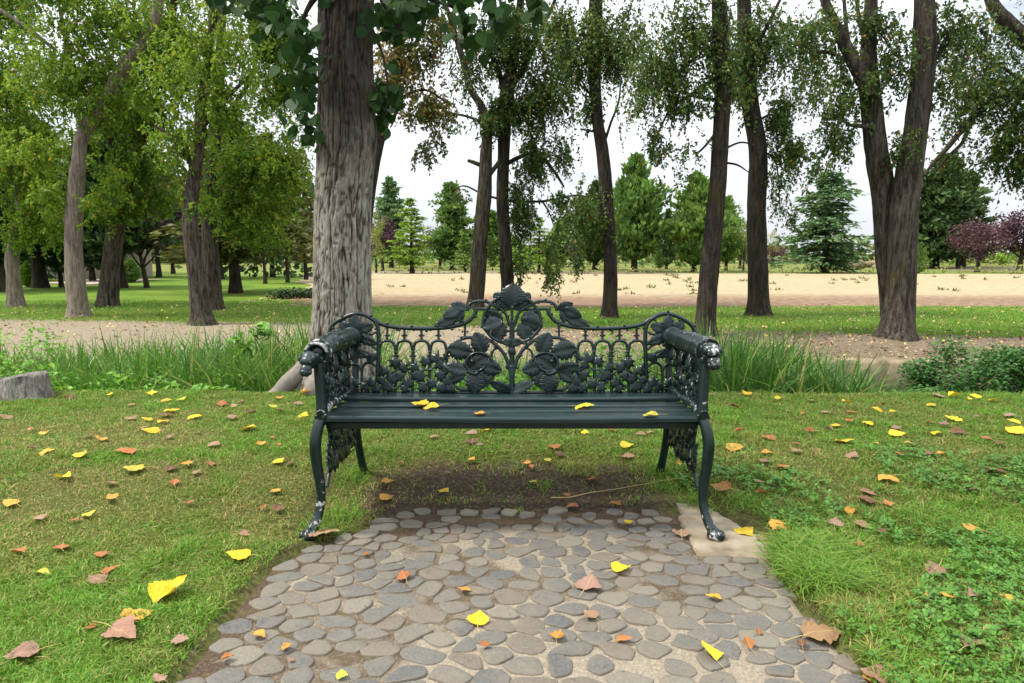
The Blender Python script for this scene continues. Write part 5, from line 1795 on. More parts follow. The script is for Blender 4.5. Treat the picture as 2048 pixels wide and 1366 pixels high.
def ivy(mb, c, size, ang, off=.010, wear=.15, nrm=(0, -1, .1)):
    """five pointed ivy leaf, domed"""
    nrm = norm(np.asarray(nrm, float))
    ax = norm(np.cross([0, 0, 1.0], nrm)) if abs(nrm[2]) < .9 else np.array([1.0, 0, 0])
    ay = np.cross(nrm, ax)
    pa = np.array([-1.57, -1.15, -.75, -.30, .05, .55, .98, 1.28, 1.57, 1.86, 2.16, 2.59, 3.09, 3.44, 3.89, 4.29])
    pr = np.array([.42, .80, .62, 1.0, .55, 1.05, .56, .82, 1.3, .82, .56, 1.05, .55, 1.0, .62, .80])
    pa = pa + ang
    rim = np.array([c + ax * (size * r * math.cos(a)) + ay * (size * r * math.sin(a)) + nrm * (off - .06 * size * r) for a, r in zip(pa, pr)])
    mid = np.array([c + ax * (size * .5 * r * math.cos(a)) + ay * (size * .5 * r * math.sin(a)) + nrm * (off + .07 * size * (1 if i % 2 else .7)) for i, (a, r) in enumerate(zip(pa, pr))])
    n = len(pa)
    V = np.vstack([rim, mid, [c + nrm * (off + .02 * size)], rim - nrm * .004, [c - nrm * .0 + nrm * (off - .012)]])
    q = [[i, (i + 1) % n, n + (i + 1) % n, n + i] for i in range(n)]
    t = [[n + i, n + (i + 1) % n, 2 * n] for i in range(n)]
    b = 2 * n + 1
    q += [[b + i, b + (i + 1) % n, (i + 1) % n, i] for i in range(n)]
    t += [[b + (i + 1) % n, b + i, b + n] for i in range(n)]
    n0 = mb.n
    mb.add(V, q, 0, wear, True)
    mb.f.append(np.array(t) + n0)
    mb.m.append(np.zeros(len(t), int))
    mb.sm.append(np.ones(len(t), bool))


# --- back: frame of cast branches
fr = MB()
tub(fr, [(1023, 786), (1023, 760), (1023, 730)], 5.6, 1, .004)
tub(fr, [(1023, 730), (1023, 715), (1022.6, 705), (1023, 690)], 4.6, 1, .006, r1=6.2)
tub(fr, [(1023, 690), (1023, 668), (1023, 648)], 5.4, 1, .004)
tub(fr, [(1023, 648), (1023, 632), (1023, 616)], 3.0, 1, .006)
fr.ball(bk(1022.8, 703, .006), 7.6 * SB, 0, .1, 12, 8, (1, .9, 1.5))
fr.ball(bk(1023, 733, .004), 7.0 * SB, 0, .1, 12, 8, (1, .9, .7))
for s in (1, -1):
    fr.ball(bk(1023 + s * 10, 735, .004), 3.4 * SB, 0, .2, 8, 6)
    fr.ball(bk(1023 + s * 8, 662, .004), 2.8 * SB, 0, .2, 8, 6)
    # branch leaving the stem and crossing the ring, then the upper scroll
    tub(fr, [(1027, 652), (1030, 644), (1034, 630), (1042, 620.5), (1052, 614), (1062.7, 608.5), (1070, 604.5), (1080, 602.5), (1096, 603), (1106, 607), (1110.6, 613), (1112.5, 622)], 3.3, s, .004, 5, 8, .1, .028)
    # ring
    tub(fr, [(1030, 598), (1036, 593.5), (1044, 593.5), (1057, 600), (1064.7, 607), (1072.5, 617.6), (1078, 628), (1080, 638), (1081, 648), (1079, 655), (1072.5, 663), (1062.7, 674), (1049, 682), (1036, 686), (1023, 687.5)], 3.5, s, .008, 5, 8, .12, .034)
    # bar behind the ring
    tub(fr, [(1024, 617), (1034, 619), (1046, 620), (1062, 619), (1082, 618.5), (1101, 618.5)], 2.8, s, -.004)
    # top rail
    tub(fr, [(1095.5, 617), (1096, 624.5), (1100, 632), (1107.7, 640), (1117.4, 646), (1132, 651), (1151.6, 654.6), (1176, 656.6), (1206, 657), (1234.7, 656), (1265.8, 653), (1282, 648.6), (1292, 643.6), (1299, 637)], 4.2, s, .002, 5, 10, .12, .055)
    # side pillar and its arch
    tub(fr, [(1293, 786), (1292.5, 760), (1290.7, 732), (1289.4, 701), (1289.4, 669.8), (1291.3, 653.6), (1297, 642.4), (1309, 633.7), (1322, 628.3), (1334, 627.5), (1346.7, 630.2), (1360, 636), (1376, 645), (1385, 655.8), (1387.5, 668), (1384, 690), (1378, 720), (1374, 786)], 4.3, s, .003, 5, 10, .14, .06)
    # arcade
    for i, x in enumerate((1153, 1186.8, 1221, 1255)):
        tub(fr, [(x + 1.2, 786), (x + .6, 745), (x, 715), (x, 695)], 3.2, s, .002, 4)
        for yy_ in (703, 716, 737):
            fr.ball(bk(x, yy_, .003) * [s, 1, 1], 4.3 * SB, 0, .16, 8, 6, (1, 1, .6))
        for dx in (-5, 5):
            fr.ball(bk(x + dx, 712, .003) * [s, 1, 1], 2.3 * SB, 0, .16, 6, 4)
    xs_ = (1153, 1186.8, 1221, 1255, 1289.4)
    for a, b in zip(xs_[:-1], xs_[1:]):
        c = (a + b) / 2
        h = (b - a) / 2
        tub(fr, [(c - h + 1.5, 700), (c - h + 2.5, 692), (c - h * .62, 684), (c, 681), (c + h * .62, 684), (c + h - 2.5, 692), (c + h - 1.5, 700)], 3.0, s, .004, 5)
        top = 656.5 - max(0, (c - 1240)) * .10
        tub(fr, [(c, 682), (c, 670), (c, top)], 2.5, s, .002, 4)
        for dx in (-4, 4):
            fr.ball(bk(c + dx, 671, .003) * [s, 1, 1], 2.3 * SB, 0, .16, 6, 4)
        fr.ball(bk(c + h * .9, 660, .003) * [s, 1, 1], 2.6 * SB, 0, .16, 6, 4)
    tub(fr, [(1117.5, 675), (1117, 662), (1117, 648)], 2.4, s, .0, 4)
    for dx in (-5, 5):
        fr.ball(bk(1117 + dx, 663, .003) * [s, 1, 1], 2.3 * SB, 0, .16, 6, 4)
    # big lower scroll
    tub(fr, [(1026.5, 742), (1029.5, 730), (1032.5, 721), (1037, 711), (1046, 698), (1057, 688), (1064.7, 682), (1072.5, 678.6), (1083, 675.6), (1103, 674.6), (1116.4, 675.5), (1127, 679.5), (1136, 686), (1146, 694), (1152, 703), (1157, 714.7), (1162, 720.5), (1169, 728)], 3.6, s, .006, 5, 8, .1, .05)
    tub(fr, [(1047, 698), (1052, 696.5), (1058, 698.5), (1063, 706), (1064, 716)], 2.4, s, .004)
    tub(fr, [(1062, 723), (1064.7, 717), (1070.5, 710.5), (1080, 706), (1093, 704.4), (1104, 709), (1111.6, 716.6), (1114.5, 725.4), (1112.5, 734), (1105.7, 740), (1093, 741.5), (1082, 737.5), (1075, 730)], 3.2, s, .014, 5)
    tub(fr, [(1112, 741), (1104, 745), (1096, 747), (1090, 744)], 4.2, s, .014, 4)
    fr.ball(bk(1102, 721, .022) * [s, 1, 1], 4.6 * SB, 0, .3, 10, 8)
    tub(fr, [(1060, 746), (1064.7, 759.6), (1073.5, 769), (1088, 776), (1107.7, 779.5), (1127, 777.5), (1137, 771), (1148, 764)], 3.4, s, .004, 5)
    # side scroll: stems and the two small arches beside the arm
    tub(fr, [(1293, 734), (1302, 727), (1312, 725), (1320, 731), (1323, 742), (1323, 786)], 3.0, s, .003, 5)
    tub(fr, [(1323, 742), (1328, 732), (1338, 728), (1348, 731), (1354, 742), (1354, 786)], 3.0, s, .003, 5)
    tub(fr, [(1293, 700), (1304, 690), (1318, 680), (1330, 668), (1340, 650)], 2.6, s, .004, 5)
    tub(fr, [(1295, 664), (1303, 668), (1312, 668), (1322, 664)], 2.8, s, .004, 5)
    tub(fr, [(1293, 720), (1306, 708), (1325, 700), (1345, 700), (1365, 694)], 2.6, s, .004, 5)
tub(fr, [(648 + 20, 786), (1023, 785), (1378, 786)], 3.6, 1, .0, 10)
back = put(fr, 'backrest', bench)

# --- back: cast leaves
put_l = lambda b, t, w, **k: oak_leaf(bk(*b), bk(*t), w * SB, parent=back, **k)
put_l((1022, 614), (1026.5, 567), 40, off=.016, curl=.24, nl=6, lob=.16, name='crest_leaf')
SIDE = [((1027, 615), (1060, 587), 26, dict(off=-.002)), ((1041, 643), (1079, 622), 21, dict(off=.004, roll=.3)), ((1042, 641), (1084, 655), 25, dict(off=.010, roll=-.3)),
        ((1041, 645), (1057, 682), 27, dict(off=.006)), ((1021, 687), (1043, 682), 14, dict(off=.014)),
        ((1113, 618), (1145, 607), 15, dict(off=.012, lob=.2, roll=-.15)), ((1127, 619), (1161, 634), 19, dict(off=.014, lob=.2, roll=-.15)), ((1126, 615), (1127, 646), 15, dict(off=.006, lob=.2)),
        ((1130, 634), (1179, 655), 19, dict(off=.006, lob=.2)),
        ((1078, 706), (1097, 665), 30, dict(off=.014, nl=5.5)), ((1151, 696), (1100, 706), 31, dict(off=.012, nl=5.5)), ((1084, 730), (1043, 742), 27, dict(off=.010)),
        ((1110, 738), (1072, 712), 30, dict(off=.004)), ((1112, 742), (1157, 731), 23, dict(off=.014, roll=-.2)), ((1117, 741), (1149, 764), 22, dict(off=.012)),
        ((1097, 744), (1098, 787), 31, dict(off=.012, nl=5.5)), ((1092, 745), (1070, 771), 22, dict(off=.008)), ((1021, 784), (1068, 763), 18, dict(off=.010, roll=.3)),
        ((1331, 662), (1300, 650), 19, dict(off=.006)), ((1333, 666), (1336, 629), 20, dict(off=.010, wear=.35)), ((1345, 662), (1366, 645), 19, dict(off=.008)), ((1334, 672), (1292, 688), 17, dict(off=.010)),
        ((1312, 722), (1294, 708), 15, dict(off=.010)), ((1345, 700), (1312, 714), 15, dict(off=.008)), ((1352, 690), (1322, 690), 13, dict(off=.012))]
for b, t, w_, kw in SIDE:
    for s in (1, -1):
        o = oak_leaf(bk(*b) * [s, 1, 1], bk(*t) * [s, 1, 1], w_ * SB, parent=back, **kw)
# --- back: ivy running along the foot of the arcade
z3 = lambda u, v: (1160 + u / 8.035, 620 + v / 8.035)
IV = [(120, 790, 17, .3), (60, 880, 15, 2), (285, 835, 15, -.5), (455, 925, 14, .2), (640, 930, 16, .8), (765, 845, 17, 3.1), (950, 985, 16, -.4), (385, 1060, 20, .5), (50, 1050, 18, 1), (180, 1185, 15, -.7),
      (560, 1175, 16, .1), (820, 1105, 17, .5), (700, 1060, 16, -.8), (900, 1235, 18, .3), (1165, 1170, 16, 0), (990, 1130, 13, 1), (-40, 950, 14, 2), (-70, 1150, 16, 0), (30, 1250, 17, .5), (330, 1250, 14, .2), (620, 1260, 14, 1), (1250, 1240, 15, .4), (1420, 1180, 15, -.3), (-120, 1260, 16, .2), (1080, 1270, 14, .2)]
for s in (1, -1):
    iv = MB()
    for path_ in ([(40, 800), (130, 900), (220, 960), (330, 950), (430, 1000), (500, 1020), (590, 970), (680, 950), (760, 960), (860, 1030), (930, 1090), (960, 1150), (1020, 1260)],
                  [(100, 1140), (200, 1140), (300, 1180), (400, 1160), (460, 1080), (490, 1020)], [(610, 1100), (660, 1180), (750, 1250), (830, 1250), (870, 1170), (930, 1200), (1010, 1270)],
                  [(-130, 1250), (-60, 1190), (60, 1230), (180, 1180), (240, 1140), (330, 1280)], [(1060, 1260), (1130, 1180), (1240, 1230), (1360, 1270), (1500, 1200)]):
        tub(iv, [z3(*p) for p in path_], 2.3, s, .010, 5, 6, .15)
    for (u, v_, sz, an_) in IV:
        p = bk(*z3(u, v_)) * [s, 1, 1]
        ivy(iv, p, sz * .92 * SB, an_ * s, .014)
    put(iv, 'ivy_vine', back)

# --- seat: painted slats
sm_ = MB()
XS = .668
for (y0, y1, zt, tilt_) in ((2.666, 2.815, .429, .014), (2.556, 2.646, .426, .008), (2.466, 2.534, .427, .006), (2.362, 2.442, .430, .0)):
    n0 = len(sm_.v)
    nx = 40
    xsr = np.linspace(-XS, XS, nx)
    yc, hw_ = (y0 + y1) / 2, (y1 - y0) / 2
    bev = .006
    ring = np.array([[-hw_, -.020], [-hw_, -bev - .002], [-hw_ + .002, -bev / 2], [-hw_ + bev, 0], [0, .0015], [hw_ - bev, 0], [hw_ - .002, -bev / 2], [hw_, -bev - .002], [hw_, -.020]])
    Pg = np.empty((len(ring) + 1, nx, 3))
    for i, (yy_, zz_) in enumerate(np.vstack([ring, ring[:1]])):
        Pg[i, :, 0] = xsr
        Pg[i, :, 1] = yc + yy_ + .0015 * np.sin(xsr * 5 + yc * 30)
        Pg[i, :, 2] = zt + zz_ - tilt_ * (yy_ / hw_) * .5 + .0012 * np.sin(xsr * 4 + yc * 20) - (.010 * (1 - (xsr / XS) ** 2) * .3)
    wv = np.broadcast_to(.10 + .42 * np.exp(-((xsr + .25) / .25) ** 2) * (y0 < 2.4) + .35 * np.exp(-((np.abs(xsr) - .62) / .06) ** 2) * (y0 < 2.5), Pg.shape[:2])
    sm_.grid(Pg, 0, wv, flip=True, smooth=False)
    for k in (0, -1):
        c = Pg[:-1, k]
        f = np.arange(len(c))[None]
        sm_.add(c, f if k == 0 else f[:, ::-1], 0, .6, False)
put(sm_, 'seat', bench, M['slat'])

# --- arms: cast logs ending in an animal head
SF = scale_at(2.36, .6)
for s in (1, -1):
    am = MB()
    dz = -.012 if s < 0 else 0
    P = crv(np.array([[.655, 2.845, .658], [.664, 2.77, .660], [.674, 2.66, .663], [.684, 2.54, .665], [.690, 2.44, .664 + dz], [.692, 2.395, .660 + dz]]) * [s, 1, 1], 9)
    n = len(P)
    rr_ = np.interp(np.linspace(0, 1, n), [0, .15, .5, .85, 1], [.030, .035, .039, .041, .042])
    n0 = len(am.v)
    sd_ = 30
    wv = np.repeat(np.interp(np.linspace(0, 1, n), [0, .4, .8, 1], [.35, .45, .55, .66 if s > 0 else .6]), sd_)
    am.tube(P, rr_, sd_, 0, wv, cap=(s > 0))
    v = am.v[n0]
    ax = np.repeat(P, sd_, 0)
    d = v - ax
    ang = np.tile(np.arange(sd_) / sd_, n)
    kk = 1 + .10 * (fbm(ang * 26, v[:, 1] * 16, 1, 4) - .5) + .12 * np.abs(np.sin(ang * 40 + 6 * fbm(ang * 4, v[:, 1] * 9, 1, 2))) * .6 - .03
    am.v[n0] = ax + d * kk[:, None]
    # raised ring where the log meets the back
    for yy_ in (2.79, 2.43):
        i = int(np.argmin(np.abs(P[:, 1] - yy_)))
        if yy_ < 2.5 and s > 0:
            continue
        a_ = np.linspace(0, 2 * np.pi, 25)
        tg_ = norm(P[min(i + 1, n - 1)] - P[i - 1])
        e1 = norm(np.cross(tg_, [0, 0, 1]))
        e2 = np.cross(e1, tg_)
        am.tube(P[i] + (np.cos(a_)[:, None] * e1 + np.sin(a_)[:, None] * e2) * rr_[i] * 1.02, .0055, 8, 0, .9 if yy_ < 2.5 else .3, cap=False)
    # scroll leaves under the log
    for yy_ in (2.75, 2.62, 2.50):
        ivy(am, np.array([s * .655, yy_, .595]), .038, .3, .008, .3, (-s, 0, .2))
    arm = put(am, 'armrest', bench)
    if s < 0:
        # hollow broken end: inner wall of the log
        hm = MB()
        hm.tube(P[-9:], rr_[-9:] * .80, 24, 0, 1.0, cap=False)
        a_ = np.linspace(0, 2 * np.pi, 29)
        hm.tube(P[-1] + (np.cos(a_)[:, None] * np.array([1.0, 0, 0]) + np.sin(a_)[:, None] * np.array([0, -.12, 1.0])) * rr_[-1] * .91, .0052, 8, 0, 1.0, cap=False)
        hm.ball(P[-8], .032, 0, .0, 12, 8)
        put(hm, 'broken_rim', arm)
    # head, muzzle hanging forward and down
    hd = MB()
    wr_ = .35 if s < 0 else .66
    c = P[-1] + (np.array([.004, -.012, -.004]) if s > 0 else np.array([-.014, -.036, -.016]))
    HS = .88 if s > 0 else .80
    f_ = norm(np.array([.10 * s, -.80, -.60]))                     # muzzle direction
    r_ = norm(np.cross(f_, [0, 0, 1]))
    u_ = np.cross(r_, f_)
    B = np.column_stack([r_, f_, u_])
    q = lambda x, y, z: c + B @ (np.array([x, y, z]) * HS)
    hd.ball(c, .040 * HS, 0, wr_, 20, 14, (1.0, 1.05, .98), B)                     # skull
    hd.ball(q(0, .020, .020), .026 * HS, 0, wr_, 16, 10, (1.15, 1, .7), B)           # forehead
    hd.ball(q(0, .050, -.004), .027 * HS, 0, wr_, 18, 12, (.92, 1.1, .85), B)        # muzzle
    hd.ball(q(0, .076, -.002), .019 * HS, 0, wr_ * .9, 14, 10, (1.05, .8, .9), B)     # nose
    hd.ball(q(0, .052, -.026), .018 * HS, 0, .3, 14, 8, (.95, 1.3, .6), B)           # lower jaw
    for e in (-1, 1):
        hd.ball(q(e * .030, .012, .018), .016 * HS, 0, wr_ * .6, 12, 8, (.6, 1.1, 1.1), B)   # brow ridge
        hd.ball(q(e * .021, .034, .020), .0075 * HS, 0, .1, 10, 7)                          # eye
        hd.ball(q(e * .038, -.010, .006), .017 * HS, 0, wr_ * .7, 12, 8, (.5, 1.0, 1.25), B)  # ear
        hd.ball(q(e * .017, .062, -.012), .013 * HS, 0, wr_ * .8, 12, 8, (.9, 1.2, .9), B)    # jowl
        hd.ball(q(e * .007, .089, .004), .0032 * HS, 0, .0, 6, 4)                           # nostril
    put(hd, 'animal_head', arm)

# --- side panels below the arms: pierced ivy ironwork between front and back posts
for s in (1, -1):
    sp_m = MB()
    x0 = .678 * s
    for k, yy_ in enumerate(np.linspace(2.46, 2.78, 7)):
        P = crv([[x0, yy_, .43], [x0, yy_ + .006 * (-1) ** k, .50], [x0, yy_, .57], [x0, yy_, .635]], 5)
        sp_m.tube(P, .0055, 7, 0, .3)
        for zz_ in (.485, .555, .60):
            sp_m.ball((x0, yy_, zz_), .0085, 0, .35, 8, 6)
    for yy_ in np.linspace(2.486, 2.754, 6):
        P = [[x0, yy_ + .024 * math.cos(a), .585 + .028 * math.sin(a)] for a in np.linspace(0, math.pi, 9)]
        sp_m.tube(P, .005, 7, 0, .3)
    for z0, z1 in ((.455, .50), (.505, .455), (.55, .50)):
        P = crv([[x0 - s * .006, 2.42 + .36 * t, z0 + (z1 - z0) * t + .022 * math.sin(t * 14 + z0 * 40)] for t in np.linspace(0, 1, 10)], 4)
        sp_m.tube(P, .0048, 6, 0, .3)
    prs = np.random.default_rng(5)
    for i in range(64):
        ivy(sp_m, np.array([x0, prs.uniform(2.42, 2.80), .44 + .17 * prs.random() ** 1.2]), prs.uniform(.020, .030), prs.uniform(0, 6.28), .008, .55, (-s, 0, .25))
    # sill rail along the seat end, paint flaking
    P = crv([[s * .674, 2.35, .436], [s * .672, 2.45, .447], [s * .670, 2.60, .441], [s * .668, 2.72, .438], [s * .664, 2.82, .440]], 8)
    wv = np.repeat(np.linspace(.85, .5, len(P)) * (1 if s < 0 else .85), 10)
    sp_m.tube(P, np.linspace(.017, .012, len(P)), 10, 0, wv)
    # under side hood of the log
    P = crv([[s * .683, 2.40, .612], [s * .682, 2.55, .617], [s * .676, 2.78, .622]], 6)
    sp_m.tube(P, .015, 10, 0, .15)
    put(sp_m, 'side_panel', bench)

    # --- lower bracket under the seat end: pierced leaf ironwork, scalloped lower edge
    lb_ = MB()
    x0 = .668 * s
    edge_pts = [(2.385, .165), (2.42, .20), (2.46, .215), (2.50, .20), (2.54, .222), (2.60, .20), (2.65, .212), (2.70, .19), (2.76, .218), (2.82, .205)]
    P = crv([[x0, y_, z_] for y_, z_ in edge_pts], 4)
    lb_.tube(P, .007, 8, 0, .45)
    lb_.tube([[x0, 2.39, .400], [x0, 2.82, .396]], .009, 8, 0, .2)
    prs = np.random.default_rng(9)
    for i in range(95):
        y_ = prs.uniform(2.40, 2.83)
        lo = np.interp(y_, [e[0] for e in edge_pts], [e[1] for e in edge_pts])
        z_ = prs.uniform(lo + .005, .39)
        if math.hypot(y_ - 2.56, z_ - .365) < .018 or math.hypot(y_ - 2.68, z_ - .36) < .016:
            continue
        ivy(lb_, np.array([x0 + prs.normal(0, .003), y_, z_]), prs.uniform(.024, .036), prs.uniform(0, 6.28), .006, .55, (-s, 0, .2))
    for k in range(7):
        y_ = 2.43 + .055 * k
        lo = np.interp(y_, [e[0] for e in edge_pts], [e[1] for e in edge_pts])
        P = crv([[x0, y_, .395], [x0, y_ + .012, .5 * (.395 + lo)], [x0, y_ - .01, lo]], 5)
        lb_.tube(P, .005, 6, 0, .3)
    put(lb_, 'side_bracket', bench)

    # --- front leg: square fluted post above, cabriole below with paw foot
    fl = MB()
    gl = .0 if s > 0 else .022
    up = [[.684, 2.390, .635], [.680, 2.386, .56], [.676, 2.382, .48], [.674, 2.378, .425]]
    lo_ = [[.674, 2.374, .425], [.685, 2.355, .385], [.692, 2.344, .33], [.690, 2.348, .26], [.685, 2.358, .19], [.684, 2.362, .13], [.690, 2.350, .08], [.701, 2.330, .045], [.713, 2.308, .024]]
    for pts, ra in ((up, [.0185, .0185, .019, .022]), (lo_, [.0185, .020, .0205, .0195, .0175, .016, .016, .0175, .019])):
        P = crv(np.array(pts) * [s, 1, 1] + [0, 0, gl * 0], 6)
        R_ = np.interp(np.linspace(0, 1, len(P)), np.linspace(0, 1, len(ra)), ra)
        n0 = len(fl.v)
        wv = np.interp(P[:, 2], [0, .05, .12, .16, .3, .45], [.75, .62, .80 if s < 0 else .4, .5 if s < 0 else .32, .32, .4])
        fl.tube(P, R_, 20, 0, np.repeat(wv, 20))
        v = fl.v[n0]
        ax = np.repeat(P, 20, 0)
        d = v - ax
        a_ = np.tile(np.arange(20) / 20, len(P)) * 2 * np.pi
        fl.v[n0] = ax + d * (1 - .14 * np.maximum(0, np.cos(a_ * 4)) ** 6)[:, None]
    fl.box((s * .675, 2.378, .428), (.044, .044, .022), 0, .4, .005)
    fl.box((s * .684, 2.390, .630), (.044, .046, .02), 0, .3, .005)
    for i, (dx, dy) in enumerate(((-.016, -.012), (.0, -.022), (.017, -.013), (.0, .0))):   # paw
        fl.ball((s * (.714 + dx), 2.305 + dy, .021), .0185 if i < 3 else .024, 0, .68, 12, 8, (.85, 1.15, 1.0))
    put(fl, 'leg', bench)
    # --- back leg, post carried up to the arch
    bl_ = MB()
    P = crv(np.array([[.662, 2.865, .64], [.660, 2.85, .52], [.660, 2.835, .42], [.661, 2.84, .33], [.660, 2.852, .22], [.653, 2.875, .12], [.643, 2.905, .03]]) * [s, 1, 1], 6)
    bl_.tube(P, np.linspace(.013, .018, len(P)), 12, 0, .15)
    put(bl_, 'leg', bench)

# cross bearers under the seat
ub = MB()
for yy_ in (2.42, 2.73):
    ub.box((0, yy_, .386), (1.34, .03, .024), 0, .1, .003)
put(ub, 'seat_bearer', bench)

# ---------------------------------------------------------------- fallen leaves
def leaf_mesh(kind, seed):
    """poplar leaf about 1 long incl. no stalk: kind flat / cupped / folded / wavy"""
    q = np.random.default_rng(seed)
    K, J = 22, 11
    mb = MB()
    if kind == 'lobed':
        prof_ = np.interp(np.linspace(0, 1, K), [0, .08, .2, .32, .42, .55, .66, .8, 1], [.05, .30, .46, .34, .48, .30, .36, .18, 0])
    else:
        prof_ = np.interp(np.linspace(0, 1, K), [0, .04, .12, .22, .36, .55, .75, .9, 1], [.05, .24, .41, .48, .47, .36, .20, .07, 0])
    u = np.linspace(-1, 1, J)
    P = np.empty((K, J, 3))
    ph = q.uniform(0, 6.28, 4)
    for i in range(K):
        t = i / (K - 1)
        for j in range(J):
            sg = 1 if u[j] > 0 else 2
            x = u[j] * prof_[i] * (1 + (.07 * math.sin(t * 13 + ph[0] * sg) + .05 * math.sin(t * 47 + ph[1] * sg) + .05 * math.sin(t * 29 + ph[3] * sg)) * abs(u[j]))
            y = t - .5 + .035 * math.sin(u[j] * 7 + ph[2]) * (1 - t)
            z = 0
            if kind == 'folded':
                z = .75 * abs(x) + .15 * t * t + .05 * math.sin(5 * y + ph[1])
                x *= .72
            elif kind == 'cupped':
                z = .85 * x * x + .45 * y * y + .04 * math.sin(7 * y + 5 * x + ph[1])
            elif kind == 'arched':
                z = .22 - .75 * x * x - .55 * y * y + .03 * math.sin(9 * y + ph[2])
            elif kind == 'rolled':
                a = x * 3.2
                x, z = .31 * math.sin(a), .31 * (1 - math.cos(a)) + .06 * math.sin(4 * y + ph[1])
            else:
                z = .05 * math.sin(6 * y + ph[1]) + .07 * math.sin(7 * x + 3 * y + ph[2]) + .10 * abs(x) + .03
            P[i, j] = (x, y, z)
    P[..., 2] += .035 * np.sin(P[..., 0] * 17 + ph[0]) * np.cos(P[..., 1] * 13 + ph[3])
    P[..., 2] -= P[..., 2].min()
    mb.grid(P, 0, np.broadcast_to(np.abs(u) * .5, (K, J)))
    mid = P[0, J // 2]
    ll = q.uniform(.35, .75)
    sx = q.uniform(-.25, .25)
    pts = crv([mid + [0, .05, .004], mid + [sx * .3, -.3 * ll, .05], mid + [sx, -ll, max(.01, .05 - mid[2])]], 4)
    mb.tube(pts, np.linspace(.014, .009, len(pts)), 5, 1, .5)
    me_o = mb.build('fallen_leaf', [M['fallen'], M['stalk']])
    me_ = me_o.data
    bpy.data.objects.remove(me_o)
    return me_


m = MT('fallen_leaf')
oi = m.n('ObjectInfo')
n1 = m.noise(m.obj(), 4.5, 5, .6)
n2 = m.noise(m.obj((1, 1, 1)), 14, 4, .6)
rnd = m.math('MULTIPLY', oi.outputs['Random'], 1.0)
dk = m.mix(.55, oi.outputs['Color'], (.12, .045, .015))
c = m.mix(m.math('MULTIPLY', m.rng(m.math('ADD', n1, m.math('MULTIPLY', m.math('SUBTRACT', rnd, .5), .25)), .58, .72), oi.outputs['Alpha']), oi.outputs['Color'], dk)
c = m.mix(m.rng(n2, .42, .7, 0, .4), c, m.mix(.55, c, (.26, .16, .06)))
sx_ = m.n('SeparateXYZ')
m.l(m.obj(), sx_.inputs[0])
ax_ = m.math('ABSOLUTE', sx_.outputs[0])
vein = m.math('MAXIMUM', m.rng(ax_, .012, .03, 1, 0), m.rng(m.math('ABSOLUTE', m.math('SUBTRACT', m.math('FRACT', m.math('SUBTRACT', m.math('MULTIPLY', sx_.outputs[1], 6.0), m.math('MULTIPLY', ax_, 7.0))), .5)), .03, .09, .55, 0))
c = m.mix(m.math('MULTIPLY', vein, .45), c, m.mix(.5, c, (.62, .50, .25)))
M['fallen'] = m.done(c, .6, m.bump(n2, .35, .06), .3, .18)
M['stalk'] = MT('stalk').done((.42, .33, .10), .6)
LM = {k: [leaf_mesh(k, sd) for sd in (i * 7 + 1, i * 7 + 2)] for i, k in enumerate(('flat', 'cupped', 'arched', 'folded', 'lobed', 'rolled'))}
COLR = {'Y': (.78, .53, .015), 'O': (.66, .33, .045), 'B': (.36, .13, .035), 'P': (.29, .175, .115), 'T': (.36, .20, .085), 'D': (.13, .06, .032), 'G': (.50, .50, .04)}
CNAME = {'Y': 'bright yellow', 'O': 'orange', 'B': 'rusty brown', 'P': 'pinkish tan', 'D': 'dark brown', 'G': 'yellow green'}

LV = []      # (px, py, length px, colour, shape, label or None)


def L_(txt):
    for q in txt.split(';'):
        a = q.split()
        if len(a) >= 4:
            LV.append((float(a[0]), float(a[1]), float(a[2]), a[3], a[4] if len(a) > 4 else None, None))


